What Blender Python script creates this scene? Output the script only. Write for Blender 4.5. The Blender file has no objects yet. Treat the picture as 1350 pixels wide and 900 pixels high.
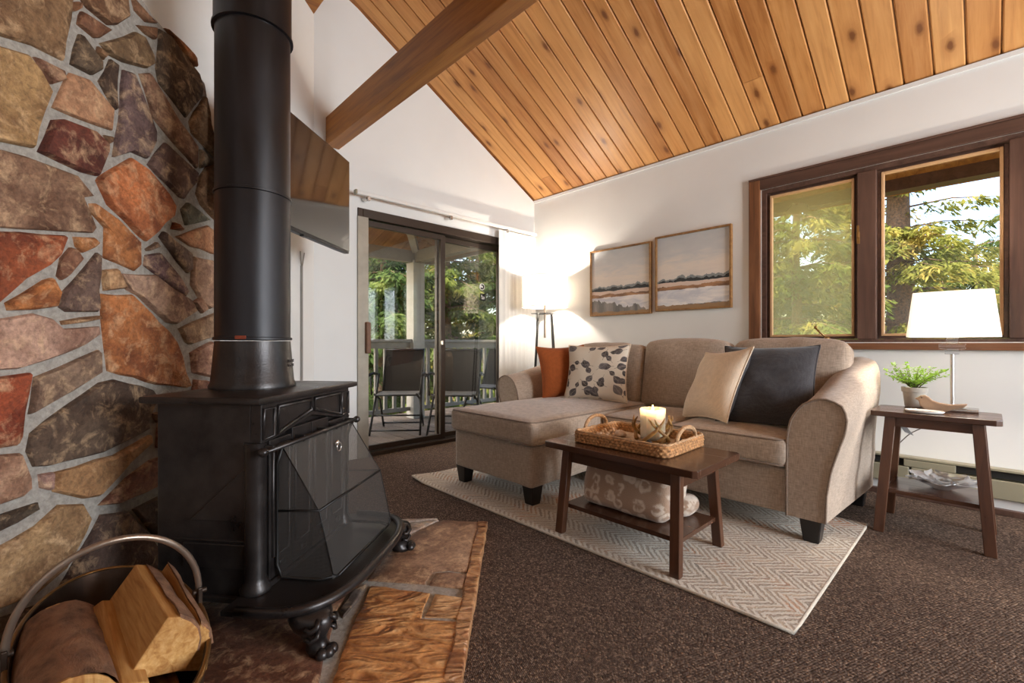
import bpy, bmesh, math, random
import numpy as np
from mathutils import Matrix, Vector, noise as mnoise
R = math.radians
random.seed(7)
rng = np.random.default_rng(7)
scene = bpy.context.scene
C = scene.collection

# ------------------------------------------------------------------ camera
F_PX, CX_PX, HY_PX, CAM_H = 600.0, 675.0, 453.0, 0.94
PH = math.atan2(631.0, 600.0)
CAM = Vector((-3.743, -3.569, CAM_H))
FW = Vector((math.cos(PH), math.sin(PH), 0)); RT = Vector((math.sin(PH), -math.cos(PH), 0))
cd = bpy.data.cameras.new('camera'); cam = bpy.data.objects.new('camera', cd); C.objects.link(cam)
cam.location = CAM; cam.rotation_euler = (R(90), 0, PH - R(90))
cd.sensor_width = 36; cd.lens = 36 * F_PX / 1350; cd.shift_y = (HY_PX - 450) / 1350; cd.clip_start = 0.02; cd.clip_end = 300
scene.camera = cam
# ------------------------------------------------------------------ sky, sun, daylight, exposure
wd = bpy.data.worlds.new('world'); scene.world = wd; wd.use_nodes = True
wn = wd.node_tree; bg = wn.nodes['Background']
sky = wn.nodes.new('ShaderNodeTexSky'); sky.sky_type = 'NISHITA'; sky.sun_disc = False
sky.sun_elevation = R(38); sky.sun_rotation = R(-45); sky.dust_density = 2.0; sky.ozone_density = 1.2
wn.links.new(sky.outputs[0], bg.inputs[0]); bg.inputs[1].default_value = 0.60
sl = bpy.data.lights.new('sun', 'SUN'); sl.energy = 13.0; sl.angle = R(3); sl.color = (1.0, .88, .66)
so = bpy.data.objects.new('sun', sl); C.objects.link(so)
so.rotation_euler = Vector((-.42, -.22, .88)).to_track_quat('Z', 'Y').to_euler()
def daylight(name, loc, rot, sx, sy, e, col=(.90, .95, 1.0)):
    l = bpy.data.lights.new(name, 'AREA'); l.shape = 'RECTANGLE'; l.size = sx; l.size_y = sy; l.energy = e; l.color = col
    o = bpy.data.objects.new(name, l); C.objects.link(o); o.location = loc; o.rotation_euler = rot
    return o
daylight('daylight_rear_window', (-1.35, -6.93, 1.45), (R(90), 0, 0), 2.0, 1.7, 205)
vs = scene.view_settings
vs.view_transform = 'Standard'; vs.look = 'None'; vs.exposure = 0.32; vs.gamma = 1.0; vs.use_curve_mapping = False

# ------------------------------------------------------------------ pixel helpers (photo frame 1350 x 900)
def ray(px, py):
    d = FW + RT * ((px - CX_PX) / F_PX); return Vector((d.x, d.y, -(py - HY_PX) / F_PX))
def at_z(px, py, z):
    r = ray(px, py); return CAM + r * ((z - CAM_H) / r.z)
def at_d(px, py, d): return CAM + ray(px, py) * d
def WLD(lat, dep, z=0.0): p = CAM + RT * lat + FW * dep; return Vector((p.x, p.y, z))

# ------------------------------------------------------------------ materials
def lin(c):
    f = lambda v: (v / 255 / 12.92) if v / 255 <= .04045 else ((v / 255 + .055) / 1.055) ** 2.4
    return (f(c[0]), f(c[1]), f(c[2]), 1.0)
class NT:
    def __init__(s, name):
        s.m = bpy.data.materials.new(name); s.m.use_nodes = True; s.nt = s.m.node_tree
        s.b = s.nt.nodes['Principled BSDF']; s.out = s.nt.nodes['Material Output']
    def n(s, t, inp=None, **kw):
        nd = s.nt.nodes.new('ShaderNode' + t)
        for k, v in kw.items(): setattr(nd, k, v)
        for k, v in (inp or {}).items():
            if hasattr(v, 'is_output') or isinstance(v, bpy.types.NodeSocket): s.nt.links.new(v, nd.inputs[k])
            else: nd.inputs[k].default_value = v
        return nd
    def set(s, **kw):
        for k, v in kw.items():
            k = k.replace('_', ' ')
            if isinstance(v, bpy.types.NodeSocket): s.nt.links.new(v, s.b.inputs[k])
            else: s.b.inputs[k].default_value = v
        return s
    def math(s, op, a, b=0.0, c=0.0):
        nd = s.n('Math', operation=op)
        for i, v in enumerate((a, b, c)):
            if isinstance(v, bpy.types.NodeSocket): s.nt.links.new(v, nd.inputs[i])
            else: nd.inputs[i].default_value = v
        return nd.outputs[0]
    def mix(s, f, a, b, mode='MIX'):
        nd = s.n('Mix', data_type='RGBA', blend_type=mode)
        for i, v in ((0, f), (6, a), (7, b)):
            if isinstance(v, bpy.types.NodeSocket): s.nt.links.new(v, nd.inputs[i])
            else: nd.inputs[i].default_value = v
        return nd.outputs[2]
    def ramp(s, f, stops, interp='LINEAR'):
        nd = s.n('ValToRGB'); s.nt.links.new(f, nd.inputs[0]); cr = nd.color_ramp; cr.interpolation = interp
        while len(cr.elements) > 1: cr.elements.remove(cr.elements[-1])
        cr.elements[0].position = stops[0][0]; cr.elements[0].color = stops[0][1]
        for p, c in stops[1:]:
            e = cr.elements.new(p); e.color = c
        return nd.outputs[0]
    def coord(s, kind='Object', scale=(1, 1, 1), rnd=0.0, rot=(0, 0, 0)):
        tc = s.n('TexCoord'); v = tc.outputs[kind]
        if rnd:
            oi = s.n('ObjectInfo'); a = s.math('MULTIPLY', oi.outputs['Random'], rnd)
            cv = s.n('CombineXYZ', {0: a, 1: a, 2: a})
            v = s.n('VectorMath', {0: v, 1: cv.outputs[0]}, operation='ADD').outputs[0]
        return s.n('Mapping', {'Vector': v, 'Scale': scale, 'Rotation': rot}).outputs[0]
    def noise(s, v, scale, detail=4, rough=.55, dist=0.0):
        return s.n('TexNoise', {'Vector': v, 'Scale': scale, 'Detail': detail, 'Roughness': rough, 'Distortion': dist}).outputs[0]
    def bump(s, h, strength=.3, dist=.01):
        nd = s.n('Bump', {'Height': h, 'Strength': strength, 'Distance': dist}); s.nt.links.new(nd.outputs[0], s.b.inputs['Normal']); return s
def G(v): return (v, v, v, 1)

def m_plain(name, c, rough=.6, metal=0.0, var=.12, scale=12, bump=.08, bd=.004):
    t = NT(name); v = t.coord('Object', rnd=17); n = t.noise(v, scale, 5)
    L = lin(c); k = t.ramp(n, [(.3, tuple(x * (1 - var) for x in L[:3]) + (1,)), (.7, tuple(min(1, x * (1 + var)) for x in L[:3]) + (1,))])
    t.set(Base_Color=k, Roughness=rough, Metallic=metal)
    if bump: t.bump(t.noise(v, scale * 8, 3), bump, bd)
    return t.m
def m_pine(name, c1, c2, c3, tint=.35, knots=True, rough=.42, spec=.35, gs=1.0, gw=.35):
    """length along local X, width along local Y"""
    t = NT(name); v = t.coord('Object', rnd=43)
    vs_ = t.n('Mapping', {'Vector': v, 'Scale': (1.1 * gs, 16 * gs, 16 * gs)}).outputs[0]
    g = t.noise(vs_, 1.6, 6, .6, .6)
    vf = t.n('Mapping', {'Vector': v, 'Scale': (6, 160, 160)}).outputs[0]; gf = t.noise(vf, 1.0, 3)
    blot = t.noise(t.n('Mapping', {'Vector': v, 'Scale': (1.0, 3.0, 3.0)}).outputs[0], 1.7, 4)
    col = t.ramp(g, [(.32, lin(c3)), (.5, lin(c1)), (.68, lin(c2))])
    col = t.mix(t.math('MULTIPLY', gf, gw), col, lin(c3))
    col = t.mix(t.ramp(blot, [(.45, G(0)), (.75, G(.55))]), col, lin(c3))
    oi = t.n('ObjectInfo')
    col = t.mix(tint, col, t.ramp(oi.outputs['Random'], [(0, lin(c3)), (.45, lin(c1)), (1, lin(c2))]))
    h = gf
    if knots:
        wob = t.n('VectorMath', {0: v, 1: t.n('VectorMath', {0: t.n('TexNoise', {'Vector': v, 'Scale': 30.}).outputs[1], 'Scale': .012}, operation='SCALE').outputs[0]}, operation='ADD').outputs[0]
        vo = t.n('TexVoronoi', {'Vector': t.n('Mapping', {'Vector': wob, 'Scale': (2.3, 5.2, 1)}).outputs[0], 'Scale': 1.0, 'Randomness': 1.0}, voronoi_dimensions='2D')
        pick = t.math('GREATER_THAN', t.n('SeparateColor', {0: vo.outputs['Color']}).outputs[0], .58)
        kn = t.math('MULTIPLY', t.ramp(vo.outputs['Distance'], [(.0, G(1)), (.05, G(.95)), (.075, G(.5)), (.13, G(0))]), pick)
        col = t.mix(kn, col, lin((58, 30, 14)))
        ring = t.math('MULTIPLY', t.ramp(vo.outputs['Distance'], [(.05, G(1)), (.28, G(0))]), t.math('MULTIPLY', pick, .5))
        col = t.mix(ring, col, lin(c3))
    t.set(Base_Color=col, Roughness=t.ramp(g, [(.2, G(rough - .08)), (.8, G(rough + .1))])); t.b.inputs['Specular IOR Level'].default_value = spec
    t.bump(h, .06, .002)
    return t.m
def m_stone(bs=.75, bd=.018, rough=.72):
    t = NT('flagstone'); v = t.coord('Object', rnd=31); oi = t.n('ObjectInfo')
    base = oi.outputs['Color']
    n1 = t.noise(v, 5.0, 8, .65, .8); n2 = t.noise(v, 17, 7, .68, .5); n3 = t.noise(v, 70, 5, .7)
    col = t.mix(t.ramp(n1, [(.40, G(0)), (.62, G(.85))]), base, t.mix(1.0, base, lin((150, 120, 105)), 'MULTIPLY'))
    col = t.mix(t.ramp(n2, [(.50, G(0)), (.66, G(.8))]), col, t.mix(.6, base, lin((240, 202, 158))))
    col = t.mix(t.ramp(n2, [(.28, G(.75)), (.42, G(0))]), col, t.mix(.7, base, lin((40, 30, 26))))
    col = t.mix(t.ramp(n3, [(.35, G(.5)), (.6, G(0))]), col, t.mix(1.0, col, lin((120, 105, 95)), 'MULTIPLY'))
    t.set(Base_Color=col, Roughness=rough)
    h = t.math('ADD', t.math('MULTIPLY', n2, 1.0), t.math('MULTIPLY', n3, .45))
    t.bump(h, bs, bd)
    return t.m
def m_hearth():
    t = NT('hearth_sandstone'); v = t.coord('Object', rnd=31); oi = t.n('ObjectInfo'); base = oi.outputs['Color']
    vr = t.n('Mapping', {'Vector': v, 'Scale': (1, 1, 1), 'Rotation': (0, 0, R(-46.4))}).outputs[0]
    vw = t.n('Mapping', {'Vector': vr, 'Scale': (20, 6.5, 8)}).outputs[0]
    w = t.noise(vw, .8, 2, .45, 1.8); n3 = t.noise(v, 60, 5, .7)
    col = t.mix(t.ramp(w, [(.3, G(.7)), (.5, G(0))]), base, t.mix(1.0, base, lin((170, 128, 92)), 'MULTIPLY'))
    col = t.mix(t.ramp(w, [(.52, G(0)), (.7, G(.55))]), col, lin((228, 182, 128)))
    col = t.mix(t.ramp(n3, [(.35, G(.45)), (.6, G(0))]), col, t.mix(1.0, col, lin((125, 105, 95)), 'MULTIPLY'))
    t.set(Base_Color=col, Roughness=.42)
    t.bump(t.math('ADD', w, t.math('MULTIPLY', n3, .10)), .9, .045)
    return t.m
def m_mortar():
    t = NT('mortar'); v = t.coord('Object'); n = t.noise(v, 60, 6, .7)
    t.set(Base_Color=t.ramp(n, [(.3, lin((138, 131, 122))), (.7, lin((182, 174, 164)))]), Roughness=.9).bump(n, .6, .01); return t.m
def m_fabric(name, c, var=.22, weave=520, rough=.9, sheen=.25):
    t = NT(name); v = t.coord('Object', rnd=5); L = lin(c)
    a = t.n('TexNoise', {'Vector': t.n('Mapping', {'Vector': v, 'Scale': (1, 1, .12)}).outputs[0], 'Scale': weave * .5, 'Detail': 2.}).outputs[0]
    b = t.n('TexNoise', {'Vector': t.n('Mapping', {'Vector': v, 'Scale': (.12, .12, 1)}).outputs[0], 'Scale': weave * .5, 'Detail': 2.}).outputs[0]
    w = t.math('MULTIPLY', t.math('ADD', a, b), .5)
    big = t.noise(v, 6, 4)
    k = t.ramp(w, [(.36, tuple(x * (1 - var) for x in L[:3]) + (1,)), (.64, tuple(min(1, x * (1 + var)) for x in L[:3]) + (1,))])
    k = t.mix(t.math('MULTIPLY', big, .25), k, tuple(x * .8 for x in L[:3]) + (1,))
    t.set(Base_Color=k, Roughness=rough); t.b.inputs['Sheen Weight'].default_value = sheen
    t.b.inputs['Specular IOR Level'].default_value = .15
    t.bump(w, .35, .003); return t.m
def m_carpet():
    t = NT('loop_carpet'); v = t.coord('Object', rot=(0, 0, R(20)))
    vo = t.n('TexVoronoi', {'Vector': t.n('Mapping', {'Vector': v, 'Scale': (190, 125, 150)}).outputs[0], 'Scale': 1.0, 'Randomness': .55})
    r = t.n('SeparateColor', {0: vo.outputs['Color']}).outputs[0]
    big = t.noise(v, 2.2, 4)
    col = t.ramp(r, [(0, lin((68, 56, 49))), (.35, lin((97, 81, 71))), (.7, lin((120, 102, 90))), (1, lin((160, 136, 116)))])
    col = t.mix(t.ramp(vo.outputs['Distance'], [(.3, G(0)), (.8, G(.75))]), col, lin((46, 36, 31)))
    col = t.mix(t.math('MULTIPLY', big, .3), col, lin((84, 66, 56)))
    t.set(Base_Color=col, Roughness=.95); t.b.inputs['Specular IOR Level'].default_value = .1
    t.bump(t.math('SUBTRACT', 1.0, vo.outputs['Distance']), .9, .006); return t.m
def m_rug():
    t = NT('chevron_rug'); tc = t.n('TexCoord'); sp = t.n('SeparateXYZ', {0: tc.outputs['Object']})
    wob = t.noise(tc.outputs['Object'], 9, 3)
    x = t.math('ADD', sp.outputs[0], t.math('MULTIPLY', wob, .03)); y = sp.outputs[1]
    tri = t.math('PINGPONG', x, .09)
    ph = t.math('MULTIPLY', t.math('ADD', y, t.math('MULTIPLY', tri, 1.0)), 30.0)
    fr = t.math('FRACT', ph)
    cell = t.n('TexWhiteNoise', {'Vector': t.n('CombineXYZ', {0: t.math('FLOOR', ph), 1: t.math('FLOOR', t.math('MULTIPLY', x, 1 / .09)), 2: 0.0}).outputs[0]}, noise_dimensions='3D').outputs[0]
    patch = t.noise(tc.outputs['Object'], 2.6, 4)
    fine = t.noise(tc.outputs['Object'], 260, 3)
    dark = t.ramp(cell, [(0, lin((140, 128, 116))), (.35, lin((172, 156, 138))), (.6, lin((156, 142, 128))), (1, lin((190, 172, 150)))])
    rust = t.math('MULTIPLY', t.ramp(patch, [(.52, G(0)), (.64, G(.85))]), t.math('GREATER_THAN', cell, .35))
    dark = t.mix(rust, dark, lin((190, 122, 72)))
    light = t.mix(t.math('MULTIPLY', fine, .5), lin((218, 211, 199)), lin((186, 177, 164)))
    edge = t.noise(tc.outputs['Object'], 120, 2)
    m = t.ramp(t.math('ADD', fr, t.math('MULTIPLY', t.math('SUBTRACT', edge, .5), 1.1)), [(.36, G(0)), (.58, G(.85)), (.85, G(.85)), (1.0, G(0))])
    t.set(Base_Color=t.mix(m, light, dark), Roughness=.95); t.b.inputs['Specular IOR Level'].default_value = .1
    t.bump(t.math('ADD', t.math('MULTIPLY', m, -1.0), fine), .5, .004); return t.m
def m_glass(name, tint=(1, 1, 1), refl=1.0, haze=0.0, hazecol=(200, 190, 130), base=0.0, gr=0.0):
    t = NT(name); t.nt.nodes.remove(t.b)
    tr = t.n('BsdfTransparent', {'Color': tuple(tint) + (1,)}); gl = t.n('BsdfGlossy', {'Color': G(1), 'Roughness': gr})
    fr = t.n('Fresnel', {'IOR': 1.45})
    sh = t.n('MixShader', {0: t.math('MULTIPLY_ADD', fr.outputs[0], refl, base), 1: tr.outputs[0], 2: gl.outputs[0]}).outputs[0]
    if haze:
        tl = t.n('BsdfTranslucent', {'Color': lin(hazecol)}); df = t.n('BsdfDiffuse', {'Color': lin(hazecol)})
        hz = t.n('MixShader', {0: .25, 1: tl.outputs[0], 2: df.outputs[0]}).outputs[0]
        n = t.noise(t.coord('Object'), 2.5, 4)
        sh = t.n('MixShader', {0: t.ramp(n, [(.3, G(haze * .75)), (.7, G(haze))]), 1: sh, 2: hz}).outputs[0]
    t.nt.links.new(sh, t.out.inputs[0]); return t.m
def m_shade(name, c, k=.45):
    t = NT(name); t.nt.nodes.remove(t.b)
    tl = t.n('BsdfTranslucent', {'Color': lin(c)}); df = t.n('BsdfDiffuse', {'Color': lin(c)})
    t.nt.links.new(t.n('MixShader', {0: k, 1: tl.outputs[0], 2: df.outputs[0]}).outputs[0], t.out.inputs[0]); return t.m
def m_emit(name, c, e):
    t = NT(name); t.set(Base_Color=lin(c)); t.b.inputs['Emission Color'].default_value = lin(c); t.b.inputs['Emission Strength'].default_value = e; return t.m
def m_screen_mesh():
    t = NT('spark_screen_mesh'); v = t.coord('UV'); sp = t.n('SeparateXYZ', {0: v})
    a = t.math('LESS_THAN', t.math('FRACT', t.math('MULTIPLY', sp.outputs[0], 330.)), .25)
    b = t.math('LESS_THAN', t.math('FRACT', t.math('MULTIPLY', sp.outputs[1], 330.)), .25)
    t.set(Base_Color=lin((92, 89, 86)), Roughness=.45, Metallic=.3, Alpha=t.math('MAXIMUM', a, b)); return t.m
def m_leaf_print():
    t = NT('leaf_print_linen'); tc = t.n('TexCoord'); uv = tc.outputs['UV']
    col = lin((216, 205, 188)); cur = None
    res = t.mix(t.math('MULTIPLY', t.noise(t.coord('Object'), 250, 2), .35), col, lin((182, 170, 152)))
    for k, (sc, off, keep) in enumerate(((4.0, (0, 0, 0), .02), (5.2, (3.37, 1.71, 0), .22))):
        mp = t.n('Mapping', {'Vector': uv, 'Location': off, 'Scale': (sc, sc, 1)}).outputs[0]
        vo = t.n('TexVoronoi', {'Vector': mp, 'Scale': 1.0, 'Randomness': .8}, voronoi_dimensions='2D')
        loc = t.n('VectorMath', {0: mp, 1: vo.outputs['Position']}, operation='SUBTRACT').outputs[0]
        sc_ = t.n('SeparateColor', {0: vo.outputs['Color']})
        rot = t.n('VectorRotate', {'Vector': loc, 'Angle': t.math('MULTIPLY', sc_.outputs[0], 6.28)}, rotation_type='Z_AXIS').outputs[0]
        s3 = t.n('SeparateXYZ', {0: rot}); x, y = s3.outputs[0], s3.outputs[1]
        L = t.math('ADD', .26, t.math('MULTIPLY', sc_.outputs[1], .14))
        q = t.math('DIVIDE', x, L)
        wid = t.math('MULTIPLY', t.math('SUBTRACT', 1.0, t.math('MULTIPLY', q, q)), t.math('MULTIPLY', L, t.math('SUBTRACT', .72, t.math('MULTIPLY', q, .2))))
        ins = t.math('LESS_THAN', t.math('ABSOLUTE', y), wid)
        rib = t.math('LESS_THAN', t.math('ABSOLUTE', y), .012)
        vein = t.math('LESS_THAN', t.math('FRACT', t.math('MULTIPLY', t.math('SUBTRACT', x, t.math('ABSOLUTE', y)), 14.)), .22)
        stem = t.math('MULTIPLY', rib, t.math('LESS_THAN', t.math('ABSOLUTE', q), 1.7))
        on = t.math('GREATER_THAN', sc_.outputs[2], keep)
        wash = t.noise(mp, 4, 4)
        lc = t.mix(t.ramp(wash, [(.45, G(0)), (.75, G(.8))]), t.ramp(sc_.outputs[1], [(0, lin((26, 25, 30))), (.5, lin((46, 44, 52))), (1, lin((96, 92, 96)))]), lin((132, 124, 122)))
        lc = t.mix(t.math('MULTIPLY', t.math('MAXIMUM', rib, vein), .55), lc, lin((176, 166, 152)))
        res = t.mix(t.math('MULTIPLY', ins, on), res, lc)
        res = t.mix(t.math('MULTIPLY', t.math('MULTIPLY', stem, on), t.math('SUBTRACT', 1.0, ins)), res, lin((120, 112, 104)))
    t.set(Base_Color=res, Roughness=.9); t.b.inputs['Specular IOR Level'].default_value = .15
    t.bump(t.noise(t.coord('Object'), 350, 2), .25, .002); return t.m
def m_painting(name, seed, left):
    t = NT(name); tc = t.n('TexCoord'); uv = tc.outputs['UV']; sp = t.n('SeparateXYZ', {0: uv}); u, v = sp.outputs[0], sp.outputs[1]
    mp = t.n('Mapping', {'Vector': uv, 'Location': (seed, seed * .7, 0), 'Scale': (2.2, 8, 1)}).outputs[0]
    n = t.noise(mp, 1.4, 6, .62, .6)
    nb = t.noise(t.n('Mapping', {'Vector': uv, 'Location': (seed * 2, 1, 0), 'Scale': (4.5, .6, 1)}).outputs[0], 1.3, 5, .6)
    nc = t.noise(t.n('Mapping', {'Vector': uv, 'Location': (seed * 3, 4, 0), 'Scale': (7, 1.2, 1)}).outputs[0], 1.0, 5, .6)
    w = t.math('ADD', v, t.math('MULTIPLY', t.math('SUBTRACT', n, .5), .06))
    col = t.ramp(t.math('ADD', w, t.math('MULTIPLY', t.math('SUBTRACT', n, .5), .5)), [(.3, lin((206, 198, 192))), (.55, lin((222, 212, 202))), (.75, lin((198, 198, 198))), (1, lin((186, 188, 190)))])
    def band(c, lo, hi, f=1.0, ww=None):
        nonlocal col
        ww = ww or w; m = t.math('MULTIPLY', t.math('GREATER_THAN', ww, lo), t.math('LESS_THAN', ww, hi)); col = t.mix(t.math('MULTIPLY', m, f), col, c)
    band(t.mix(t.ramp(n, [(.4, G(0)), (.6, G(1))]), lin((232, 228, 226)), lin((196, 198, 206))), -1.0, .285)
    band(lin((212, 190, 176)), .285, .37)
    band(t.mix(t.ramp(n, [(.4, G(0)), (.6, G(1))]), lin((172, 128, 92)), lin((118, 88, 66))), .262, t.math('ADD', .275, t.math('MULTIPLY', nc, .07)))
    top = t.math('ADD', t.math('ADD', .368, t.math('MULTIPLY', u, .03)), t.math('MULTIPLY', t.math('SUBTRACT', nb, .34), .22))
    band(lin((128, 134, 136)), .36, top)
    band(lin((44, 46, 48)), t.math('ADD', .352, t.math('MULTIPLY', n, .02)), t.math('SUBTRACT', top, t.math('MULTIPLY', nc, .06)))
    hz = t.math('SUBTRACT', .17, t.math('MULTIPLY', u, .16)) if left else t.math('ADD', .015, t.math('MULTIPLY', u, .05))
    hl = t.math('ADD', hz, t.math('MULTIPLY', t.math('SUBTRACT', nb, .42), .34 if left else .10))
    band(t.mix(t.ramp(nc, [(.4, G(0)), (.62, G(1))]), lin((92, 90, 90)), lin((142, 138, 132))), -1.0, hl, .95, v)
    band(lin((150, 118, 82)), -1.0, t.math('MULTIPLY', nc, .07 if left else .10), .9, v)
    t.set(Base_Color=col, Roughness=.6); t.bump(n, .2, .004); return t.m
def m_leopard():
    t = NT('leopard_fleece'); v = t.coord('Object'); w = t.n('VectorMath', {0: v, 1: t.n('VectorMath', {0: t.n('TexNoise', {'Vector': v, 'Scale': 16.}).outputs[1], 'Scale': .05}, operation='SCALE').outputs[0]}, operation='ADD').outputs[0]
    vo = t.n('TexVoronoi', {'Vector': t.n('Mapping', {'Vector': w, 'Scale': (16, 4, 16)}).outputs[0], 'Scale': 1.0, 'Randomness': .85}); d = vo.outputs['Distance']
    ring = t.ramp(d, [(.16, G(0)), (.28, G(1)), (.40, G(1)), (.52, G(0))])
    gap = t.ramp(t.noise(v, 24, 2), [(.38, G(0)), (.46, G(1))])
    f = t.math('MULTIPLY', ring, gap); fz = t.noise(v, 320, 3)
    col = t.mix(f, lin((170, 138, 112)), lin((226, 208, 188)))
    col = t.mix(t.math('MULTIPLY', fz, .3), col, lin((150, 118, 98)))
    t.set(Base_Color=col, Roughness=1.0); t.b.inputs['Sheen Weight'].default_value = .5; t.bump(fz, .8, .006); return t.m
def m_bark(name, c1, c2):
    t = NT(name); v = t.coord('Object', rnd=9); n = t.noise(t.n('Mapping', {'Vector': v, 'Scale': (8, 22, 22)}).outputs[0], 1.2, 7, .7, .4)
    n2 = t.noise(v, 26, 5)
    t.set(Base_Color=t.mix(t.ramp(n2, [(.4, G(0)), (.65, G(.7))]), t.ramp(n, [(.3, lin(c1)), (.7, lin(c2))]), lin((146, 110, 82))), Roughness=.85).bump(n, .8, .012); return t.m
def m_foliage(name, c1, c2, c3):
    t = NT(name); t.nt.nodes.remove(t.b); v = t.coord('Object')
    n = t.noise(v, 1.3, 3); col = t.ramp(n, [(.35, lin(c1)), (.52, lin(c2)), (.68, lin(c3))])
    df = t.n('BsdfDiffuse', {'Color': col}); tl = t.n('BsdfTranslucent', {'Color': col})
    t.nt.links.new(t.n('MixShader', {0: .58, 1: df.outputs[0], 2: tl.outputs[0]}).outputs[0], t.out.inputs[0]); return t.m
def m_iron():
    t = NT('cast_iron'); v = t.coord('Object'); n = t.noise(v, 9, 6, .65); f = t.noise(v, 180, 3)
    col = t.ramp(n, [(.3, lin((34, 30, 30))), (.7, lin((60, 55, 53)))])
    t.set(Base_Color=col, Roughness=t.ramp(n, [(.3, G(.26)), (.7, G(.42))]), Metallic=.55).bump(f, .22, .002); t.b.inputs['Specular IOR Level'].default_value = .7; return t.m
def m_pipe():
    t = NT('black_stovepipe'); v = t.coord('Object'); n = t.noise(t.n('Mapping', {'Vector': v, 'Scale': (3, 3, .7)}).outputs[0], 1.6, 6, .6)
    t.set(Base_Color=t.ramp(n, [(.3, lin((20, 18, 19))), (.7, lin((42, 40, 44)))]), Roughness=t.ramp(n, [(.3, G(.3)), (.7, G(.5))]), Metallic=.35); return t.m

MT = {}
MT['wall'] = m_plain('white_wall_paint', (223, 223, 221), .75, var=.02, scale=3, bump=.05)
MT['pine'] = m_pine('knotty_pine', (204, 145, 84), (222, 169, 108), (148, 90, 44), tint=.46)
MT['beamwood'] = m_pine('beam_wood', (170, 110, 46), (190, 132, 64), (124, 74, 28), tint=.1, knots=False)
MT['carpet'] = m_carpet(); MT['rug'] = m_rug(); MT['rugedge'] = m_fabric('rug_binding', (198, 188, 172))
MT['stone'] = m_stone(); MT['hearth'] = m_hearth(); MT['mortar'] = m_mortar(); MT['slate'] = m_stone(.35, .008, .5)
MT['linen'] = m_fabric('beige_linen', (168, 150, 133), var=.28); MT['piping'] = m_fabric('beige_piping', (134, 116, 101))
MT['rust'] = m_fabric('rust_cloth', (148, 78, 38), var=.14, sheen=.1)
MT['cream'] = m_fabric('cream_cloth', (214, 194, 170), var=.1)
MT['charcoal'] = m_fabric('charcoal_cloth', (58, 56, 58), var=.3)
MT['leaf'] = m_leaf_print()
MT['foot'] = m_plain('black_wood', (22, 19, 19), .4, var=.1)
MT['walnut'] = m_pine('walnut_wood', (74, 47, 33), (80, 52, 37), (68, 43, 30), tint=.05, knots=False, rough=.22, spec=.6, gw=.1)
MT['walnutlight'] = m_pine('walnut_leg_wood', (88, 55, 36), (100, 65, 43), (70, 42, 27), tint=.05, knots=False, rough=.33, spec=.5, gw=.2)
MT['iron'] = m_iron(); MT['pipe'] = m_pipe(); MT['mesh'] = m_screen_mesh()
MT['rustmark'] = m_plain('rust_patch', (120, 48, 22), .8, var=.3, scale=60)
MT['silver'] = m_plain('silver_metal', (205, 200, 195), .22, .9, var=.05, scale=30, bump=.1)
MT['brass'] = m_plain('aged_brass', (140, 104, 60), .35, .8, var=.3, scale=20, bump=.05)
MT['steelbar'] = m_plain('bronze_handle', (150, 134, 120), .32, .8, var=.15, scale=20, bump=.05)
MT['bucketin'] = m_plain('dark_bucket_metal', (58, 44, 34), .45, .6, var=.35, scale=14)
MT['splitwood'] = m_pine('split_wood', (204, 158, 94), (230, 190, 128), (140, 90, 44), tint=.08, knots=False, rough=.7, spec=.2, gs=2.6, gw=.8)
MT['bark'] = m_bark('log_bark', (58, 38, 27), (148, 104, 74)); MT['trunk'] = m_bark('tree_bark', (64, 52, 42), (118, 100, 84))
MT['white'] = m_plain('white_plastic', (226, 224, 220), .4, var=.02, bump=0)
MT['blind'] = m_shade('blind_fabric', (240, 239, 236), .75)
MT['bronze'] = m_plain('dark_bronze', (54, 42, 33), .4, .35, var=.12, scale=10, bump=.04)
MT['bronzelight'] = m_plain('weathered_aluminium', (150, 142, 128), .5, .3, var=.1)
MT['handlewood'] = m_plain('handle_wood', (104, 66, 38), .5, var=.2, scale=30)
MT['glass'] = m_glass('door_glass', (.92, .92, .89), .85); MT['winglass'] = m_glass('window_glass', (.97, .97, .97), .8)
MT['hazeglass'] = m_glass('screened_glass', (1.0, .98, .86), .5, .30, (252, 240, 190))
MT['winwood'] = m_pine('dark_window_wood', (88, 64, 54), (102, 76, 64), (66, 48, 40), tint=.1, knots=False, rough=.4)
MT['winred'] = m_pine('sill_wood', (124, 82, 54), (144, 98, 66), (90, 58, 38), tint=.1, knots=False, rough=.4)
MT['wintan'] = m_plain('tan_stop', (186, 148, 108), .55, var=.08)
MT['black'] = m_plain('black_metal', (24, 22, 21), .42, .4, var=.1, bump=0)
MT['tv'] = NT('tv_screen').set(Base_Color=(.008, .008, .009, 1), Roughness=.06).m; MT['tv'].node_tree.nodes['Principled BSDF'].inputs['Specular IOR Level'].default_value = 1.0
MT['tvcase'] = m_plain('tv_case', (30, 29, 30), .45, .1, var=.05, bump=0)
MT['heater'] = m_plain('heater_enamel', (150, 144, 122), .45, .1, var=.04, scale=4, bump=0); MT['heaterdark'] = m_plain('heater_slot', (34, 31, 27), .7, bump=0)
MT['shade'] = m_shade('linen_lampshade', (246, 242, 236)); MT['shaderim'] = m_plain('shade_rim', (200, 194, 186), .7, bump=0)
MT['frostglass'] = m_glass('frosted_glass', (.97, .97, .95), 1.2, .42, (250, 246, 236)); MT['bowlglass'] = m_glass('cut_glass', (.95, .95, .96), 1.2, .35, (250, 248, 246), .45, .12); MT['crystal'] = m_glass('crystal', (.93, .94, .95), 2.2)
MT['frame'] = m_pine('picture_frame_oak', (150, 110, 66), (172, 132, 84), (116, 80, 46), tint=.1, knots=False, rough=.5)
MT['paintA'] = m_painting('painted_landscape_a', 3.1, True); MT['paintB'] = m_painting('painted_landscape_b', 8.4, False)
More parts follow.
